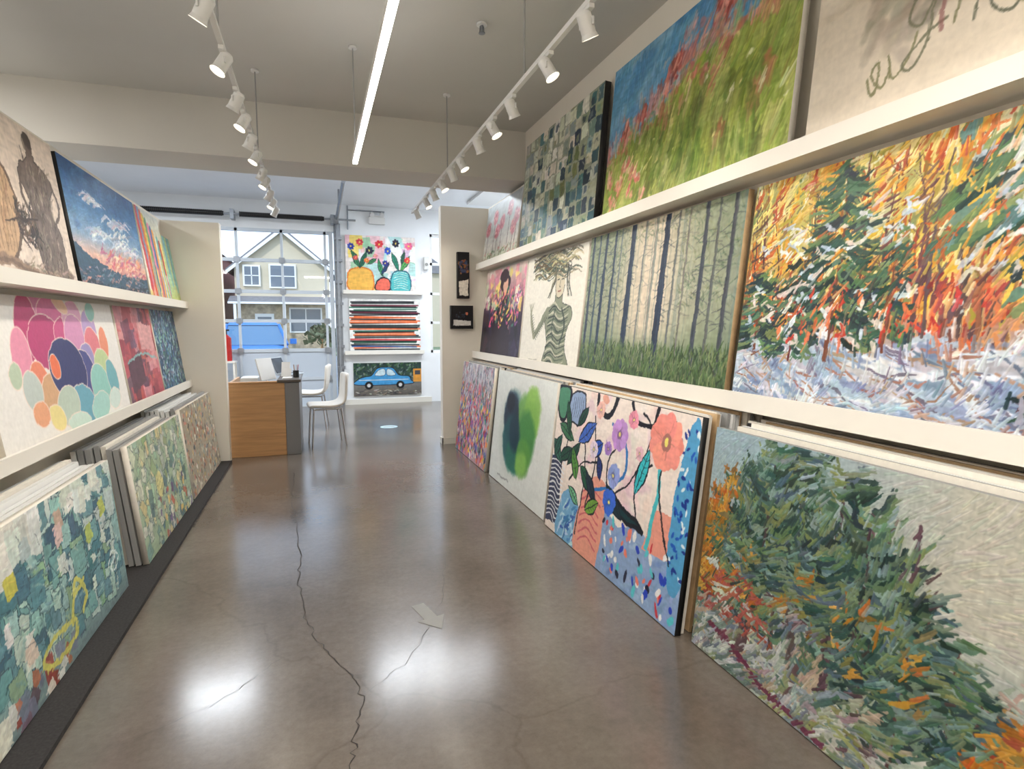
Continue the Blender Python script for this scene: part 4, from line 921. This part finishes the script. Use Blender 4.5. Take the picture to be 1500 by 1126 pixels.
m = MB(); m.box(-.9, -.7, 7.75, 8.05, .756, .87, 'white'); m.box(-.88, -.72, 7.78, 8.0, .87, .876, 'paper'); m.box(-.89,-.71,7.745,7.75,.79,.82,'black'); m.build('desk_printer', .008)
m = MB(); m.cyl((-.25, 7.5, .886), (-.25, 7.5, .97), .035, 'black', 16)
for i in range(5): m.cyl((-.25+.012*math.cos(i*1.3), 7.5+.012*math.sin(i*1.3), .91), (-.25+.03*math.cos(i*1.3), 7.5+.03*math.sin(i*1.3), 1.04), .004, ['red','alu','black','wood','white'][i], 6)
m.build('pen_holder')
m = MB()
for i in range(4): m.box(-.4+i*.003, -.3+i*.002, 7.3, 7.45, .886+i*.003, .888+i*.003, 'paper')
m.slab((-.4,7.55,.886),(-.31,7.53,.886),(-.39,7.59,.99),.004,'paper'); m.slab((-.43,7.7,.886),(-.33,7.66,.886),(-.42,7.75,1.06),.004,'paper'); m.build('brochure_pile')
m = MB(); m.cyl((-1.5,11.2,.9),(-1.5,11.2,1.3),.09,'red',18); m.cyl((-1.5,11.2,1.3),(-1.5,11.2,1.36),.09,'red',18,.03); m.cyl((-1.5,11.2,1.36),(-1.5,11.2,1.42),.025,'black',10); m.box(-1.56,-1.44,11.18,11.22,1.42,1.45,'black')
m.box(-1.65,-1.35,11.05,11.35,.87,.9,'shelf')
for x in (-1.63,-1.39): 
    for y in (11.07, 11.31): m.box(x, x+.03, y, y+.03, 0, .87, 'shelf')
m.build('fire_extinguisher_stand')

# chairs
def chair(o, ang, sc=1.0):
    e = bpy.data.objects.new('dining_chair', None); scene.collection.objects.link(e); e.location = o; e.rotation_euler = (0, 0, ang); e.scale = (sc, sc, sc)
    prof = [(-.2,.455,.19),(-.19,.475,.2),(-.1,.47,.215),(.02,.462,.22),(.12,.468,.22),(.18,.5,.22),(.205,.56,.22),(.22,.64,.218),(.235,.73,.212),(.25,.82,.19),(.255,.86,.165)]
    vs = []; n = 9
    for x, z, w in prof:
        for j in range(n):
            t = j/(n-1)*2-1; cur = abs(t)**3
            back = max(0, (z-.5)/.36)
            vs.append((x - .05*cur*back, t*w, z + .025*cur*(1-back)))
    m = MB(); m.add(vs, [(i*n+j, i*n+j+1, (i+1)*n+j+1, (i+1)*n+j) for i in range(len(prof)-1) for j in range(n-1)], 'leather', True)
    s_ = m.build('seat_shell', 0, e); so = s_.modifiers.new('sol', 'SOLIDIFY'); so.thickness = .035; so.offset = 0; sb = s_.modifiers.new('sub', 'SUBSURF'); sb.levels = 1; sb.render_levels = 1
    m = MB()
    for x, y, fx in ((-.16,.16,-.19),(-.16,-.16,-.19),(.15,.16,.2),(.15,-.16,.2)): m.cyl((x, y, .455), (fx, y*1.12, 0), .011, 'chrome', 10)
    m.cyl((-.16,-.16,.445),(-.16,.16,.445),.009,'chrome',8); m.cyl((.15,-.16,.445),(.15,.16,.445),.009,'chrome',8); m.cyl((-.16,.16,.445),(.15,.16,.445),.009,'chrome',8); m.cyl((-.16,-.16,.445),(.15,-.16,.445),.009,'chrome',8)
    m.build('legs', 0, e)
chair((.09, 7.7, 0), .12, 1.06); chair((-.1, 9.0, 0), -.1, 1.1)

# ------------------------------------------------------------------ exterior
sbox('street_ground', -40, 40, 11.7, 80, -.25, -.05, 'asph')
sbox('front_lawn', -30, 30, 32, 60, -.05, .05, 'lawn')
m = MB()
HX0, HX1, HY = -4.7, .9, 40
m.box(HX0, HX1, HY, HY+9, 0.05, 5.2, 'siding'); m.ext([(HX0, 5.2), (HX1, 5.2), ((HX0+HX1)/2, 7.5)], 'y', HY, HY+9, 'siding')
cx = (HX0+HX1)/2
for s_ in (-1, 1):
    x1 = cx + s_*3.25; m.add([(cx, HY-.4, 7.75), (x1, HY-.4, 5.0), (x1, HY-.4, 4.85), (cx, HY-.4, 7.55), (cx, HY+9.4, 7.75), (x1, HY+9.4, 5.0), (x1, HY+9.4, 4.85), (cx, HY+9.4, 7.55)],
          [(0,1,2,3),(4,7,6,5),(0,4,5,1),(1,5,6,2),(2,6,7,3),(3,7,4,0)], 'roof')
    m.add([(cx, HY-.42, 7.6), (x1, HY-.42, 4.9), (x1, HY-.42, 4.68), (cx, HY-.42, 7.36)], [(0,1,2,3)], 'trimw')
m.box(HX0, HX1, HY-.15, HY-.01, .05, 2.9, 'stone')
m.add([(HX0-.3, HY-1.2, 3.0), (HX1+.3, HY-1.2, 3.0), (HX1+.3, HY, 3.4), (HX0-.3, HY, 3.4)], [(0,1,2,3)], 'roof'); m.box(HX0-.3, HX1+.3, HY-1.2, HY-1.1, 2.88, 3.0, 'trimw')
for x in (HX0, -1.9, HX1-.2): m.box(x, x+.15, HY-1.15, HY-1.0, 0.05, 2.88, 'trimw')
def hw(x, z, w, h, y=HY-.02):
    m.box(x-w/2-.1, x+w/2+.1, y-.2, y, z-.1, z+h+.1, 'trimw'); m.box(x-w/2, x+w/2, y-.22, y-.2, z, z+h, 'hwin'); m.box(x-.03, x+.03, y-.24, y-.2, z, z+h, 'trimw'); m.box(x-w/2, x+w/2, y-.24, y-.2, z+h/2-.03, z+h/2+.03, 'trimw')
hw(-1.9, 4.0, 1.4, 1.3); hw(-.6, 1.2, 1.8, 1.4); hw(-3.7, 4.1, .8, 1.1)
m.box(-3.6, -2.5, HY-.24, HY-.14, .1, 2.3, 'trimw'); m.box(-3.45, -2.65, HY-.27, HY-.24, 1.1, 2.1, 'hwin'); m.box(-3.6, -2.5, HY-2.4, HY-1.8, 0.05, .3, 'stone')
m.build('suburban_house')
m = MB(); m.box(-12, -5.6, 39, 48, 0.05, 6, 'brick'); m.ext([(-12.3, 6), (-5.4, 6), (-8.8, 8.6)], 'y', 38.7, 48.3, 'roof')
for x in (-10.5, -7): 
    for z in (1.2, 4): m.box(x-.6, x+.6, 38.93, 39, z, z+1.4, 'trimw'); m.box(x-.5, x+.5, 38.9, 38.93, z+.1, z+1.3, 'hwin')
m.build('brick_house')
m = MB(); m.box(1.6, 9, 41, 50, 0.05, 5.2, 'siding'); m.ext([(1.3, 5.2), (9.3, 5.2), (5.2, 8)], 'y', 40.7, 50.3, 'roof')
for x in (3, 6.5):
    for z in (1.2, 3.6): m.box(x-.6, x+.6, 40.9, 41, z, z+1.2, 'trimw'); m.box(x-.5, x+.5, 40.88, 40.9, z+.1, z+1.1, 'hwin')
m.build('neighbour_house')
for x, y, R in ((.3, 36.5, 1.0), (1.3, 36, .8), (-5.2, 36.5, .7)):
    m = MB(); rr = random.Random(int(x*10))
    for i in range(220):
        a = rr.uniform(0, 6.28); b = rr.uniform(-.2, 1.4); q = R*rr.uniform(.6, 1); p = Vector((x+q*math.cos(a)*math.cos(b), y+q*math.sin(a)*math.cos(b), .55*R+.1+q*math.sin(b)))
        d1 = Vector((rr.uniform(-1,1), rr.uniform(-1,1), rr.uniform(-1,1)))*.18; d2 = Vector((rr.uniform(-1,1), rr.uniform(-1,1), rr.uniform(-1,1)))*.18
        m.add([p-d1, p+d2, p+d1, p-d2], [(0,1,2,3)], 'bush')
    m.cyl((x, y, 0.05), (x, y, R*.8), .08, 'wood', 8); m.build('garden_bush', fix=False)
# car (end on)
car = bpy.data.objects.new('parked_car', None); scene.collection.objects.link(car); car.location = (-1.5, 16.5, -.05); car.rotation_euler = (0, 0, .12)
secs = [(-.0,.7,.35,.62),(.12,.84,.3,.84),(.5,.9,.28,.98),(1.05,.92,.28,1.04),(2.6,.93,.28,1.06),(3.9,.92,.28,1.06),(4.3,.88,.3,.98),(4.42,.8,.4,.8)]
vs = []; fs = []
for y, w, z0, z1 in secs: vs += [(-w*.92, y, z0), (-w, y, (z0+z1)/2), (-w*.93, y, z1-.04), (-w*.6, y, z1), (w*.6, y, z1), (w*.93, y, z1-.04), (w, y, (z0+z1)/2), (w*.92, y, z0)]
for i in range(len(secs)-1):
    for j in range(8): fs.append((i*8+j, i*8+(j+1) % 8, (i+1)*8+(j+1) % 8, (i+1)*8+j))
fs += [tuple(range(8)), tuple(range(len(vs)-1, len(vs)-9, -1))]
m = MB(); m.add(vs, fs, 'carp', True); m.box(-.7, .7, -.03, .05, .42, .52, 'black'); m.box(-.35,.35,-.02,.06,.56,.66,'black')
for s_ in (-1, 1): m.box(s_*.62-.14, s_*.62+.14, -.0, .14, .6, .74, 'trimw'); m.box(s_*1.03-.09, s_*1.03+.09, 1.3, 1.4, 1.05, 1.2, 'carp')
m.build('body', .01, car)
g = [(-.84,1.0,1.04),(.84,1.0,1.04),(.84,4.1,1.04),(-.84,4.1,1.04),(-.68,1.65,1.6),(.68,1.65,1.6),(.68,3.8,1.6),(-.68,3.8,1.6)]
m = MB(); m.add(g, [(0,1,5,4),(1,2,6,5),(2,3,7,6),(3,0,4,7)], 'carg'); m.add([(-.7,1.6,1.59),(.7,1.6,1.59),(.7,3.9,1.59),(-.7,3.9,1.59),(-.58,1.8,1.68),(.58,1.8,1.68),(.58,3.7,1.68),(-.58,3.7,1.68)], [(4,5,6,7),(0,1,5,4),(1,2,6,5),(2,3,7,6),(3,0,4,7)], 'carp')
for a, b in ((0,4),(1,5),(2,6),(3,7)): m.cyl(g[a], g[b], .045, 'carp', 8)
for s_ in (-1, 1): m.cyl((s_*.85,2.6,1.04),(s_*.69,2.65,1.6),.04,'carp',8); m.cyl((s_*.5,1.9,1.72),(s_*.5,3.6,1.72),.02,'black',8)
m.box(-.5,-.05,1.35,1.4,1.06,1.1,'black')
m.build('cabin', 0, car)
m = MB()
for x in (-.82, .82):
    for y in (.9, 3.5): m.cyl((x-.1, y, .33), (x+.1, y, .33), .33, 'tyre', 24); m.cyl((x-.11, y, .33), (x+.11, y, .33), .2, 'alu', 16)
m.build('wheels', 0, car)

# ------------------------------------------------------------------ light & world
w = bpy.data.worlds.new('sky'); scene.world = w; w.use_nodes = True; nt = w.node_tree; bg = nt.nodes['Background']
tc = nt.nodes.new('ShaderNodeTexCoord'); sp = nt.nodes.new('ShaderNodeSeparateXYZ'); rp = nt.nodes.new('ShaderNodeValToRGB')
rp.color_ramp.elements[0].position = 0; rp.color_ramp.elements[0].color = (.84, .92, 1, 1); rp.color_ramp.elements[1].position = .6; rp.color_ramp.elements[1].color = (.45, .68, 1, 1)
nt.links.new(tc.outputs['Generated'], sp.inputs[0]); nt.links.new(sp.outputs['Z'], rp.inputs[0]); nt.links.new(rp.outputs[0], bg.inputs[0]); bg.inputs[1].default_value = 1.9
S = bpy.data.lights.new('sun', 'SUN'); S.energy = 1.7; S.angle = .01; S.color = (1, .96, .9)
so = bpy.data.objects.new('sun', S); scene.collection.objects.link(so); so.rotation_euler = (math.radians(48), 0, math.radians(-25))

# ------------------------------------------------------------------ camera
psi, phi = math.radians(18.57), math.radians(5.71)
F = Vector((math.sin(psi)*math.cos(phi), math.cos(psi)*math.cos(phi), -math.sin(phi)))
R = Vector((math.cos(psi), -math.sin(psi), 0)); U = R.cross(F)
cam = bpy.data.cameras.new('camera'); cam.sensor_width = 36; cam.lens = 20.4; cam.clip_start = .05; cam.clip_end = 300
co = bpy.data.objects.new('camera', cam); scene.collection.objects.link(co)
mt = Matrix((R, U, -F)).transposed().to_4x4(); mt.translation = Vector((0, 0, 1.5)); co.matrix_world = mt
scene.camera = co
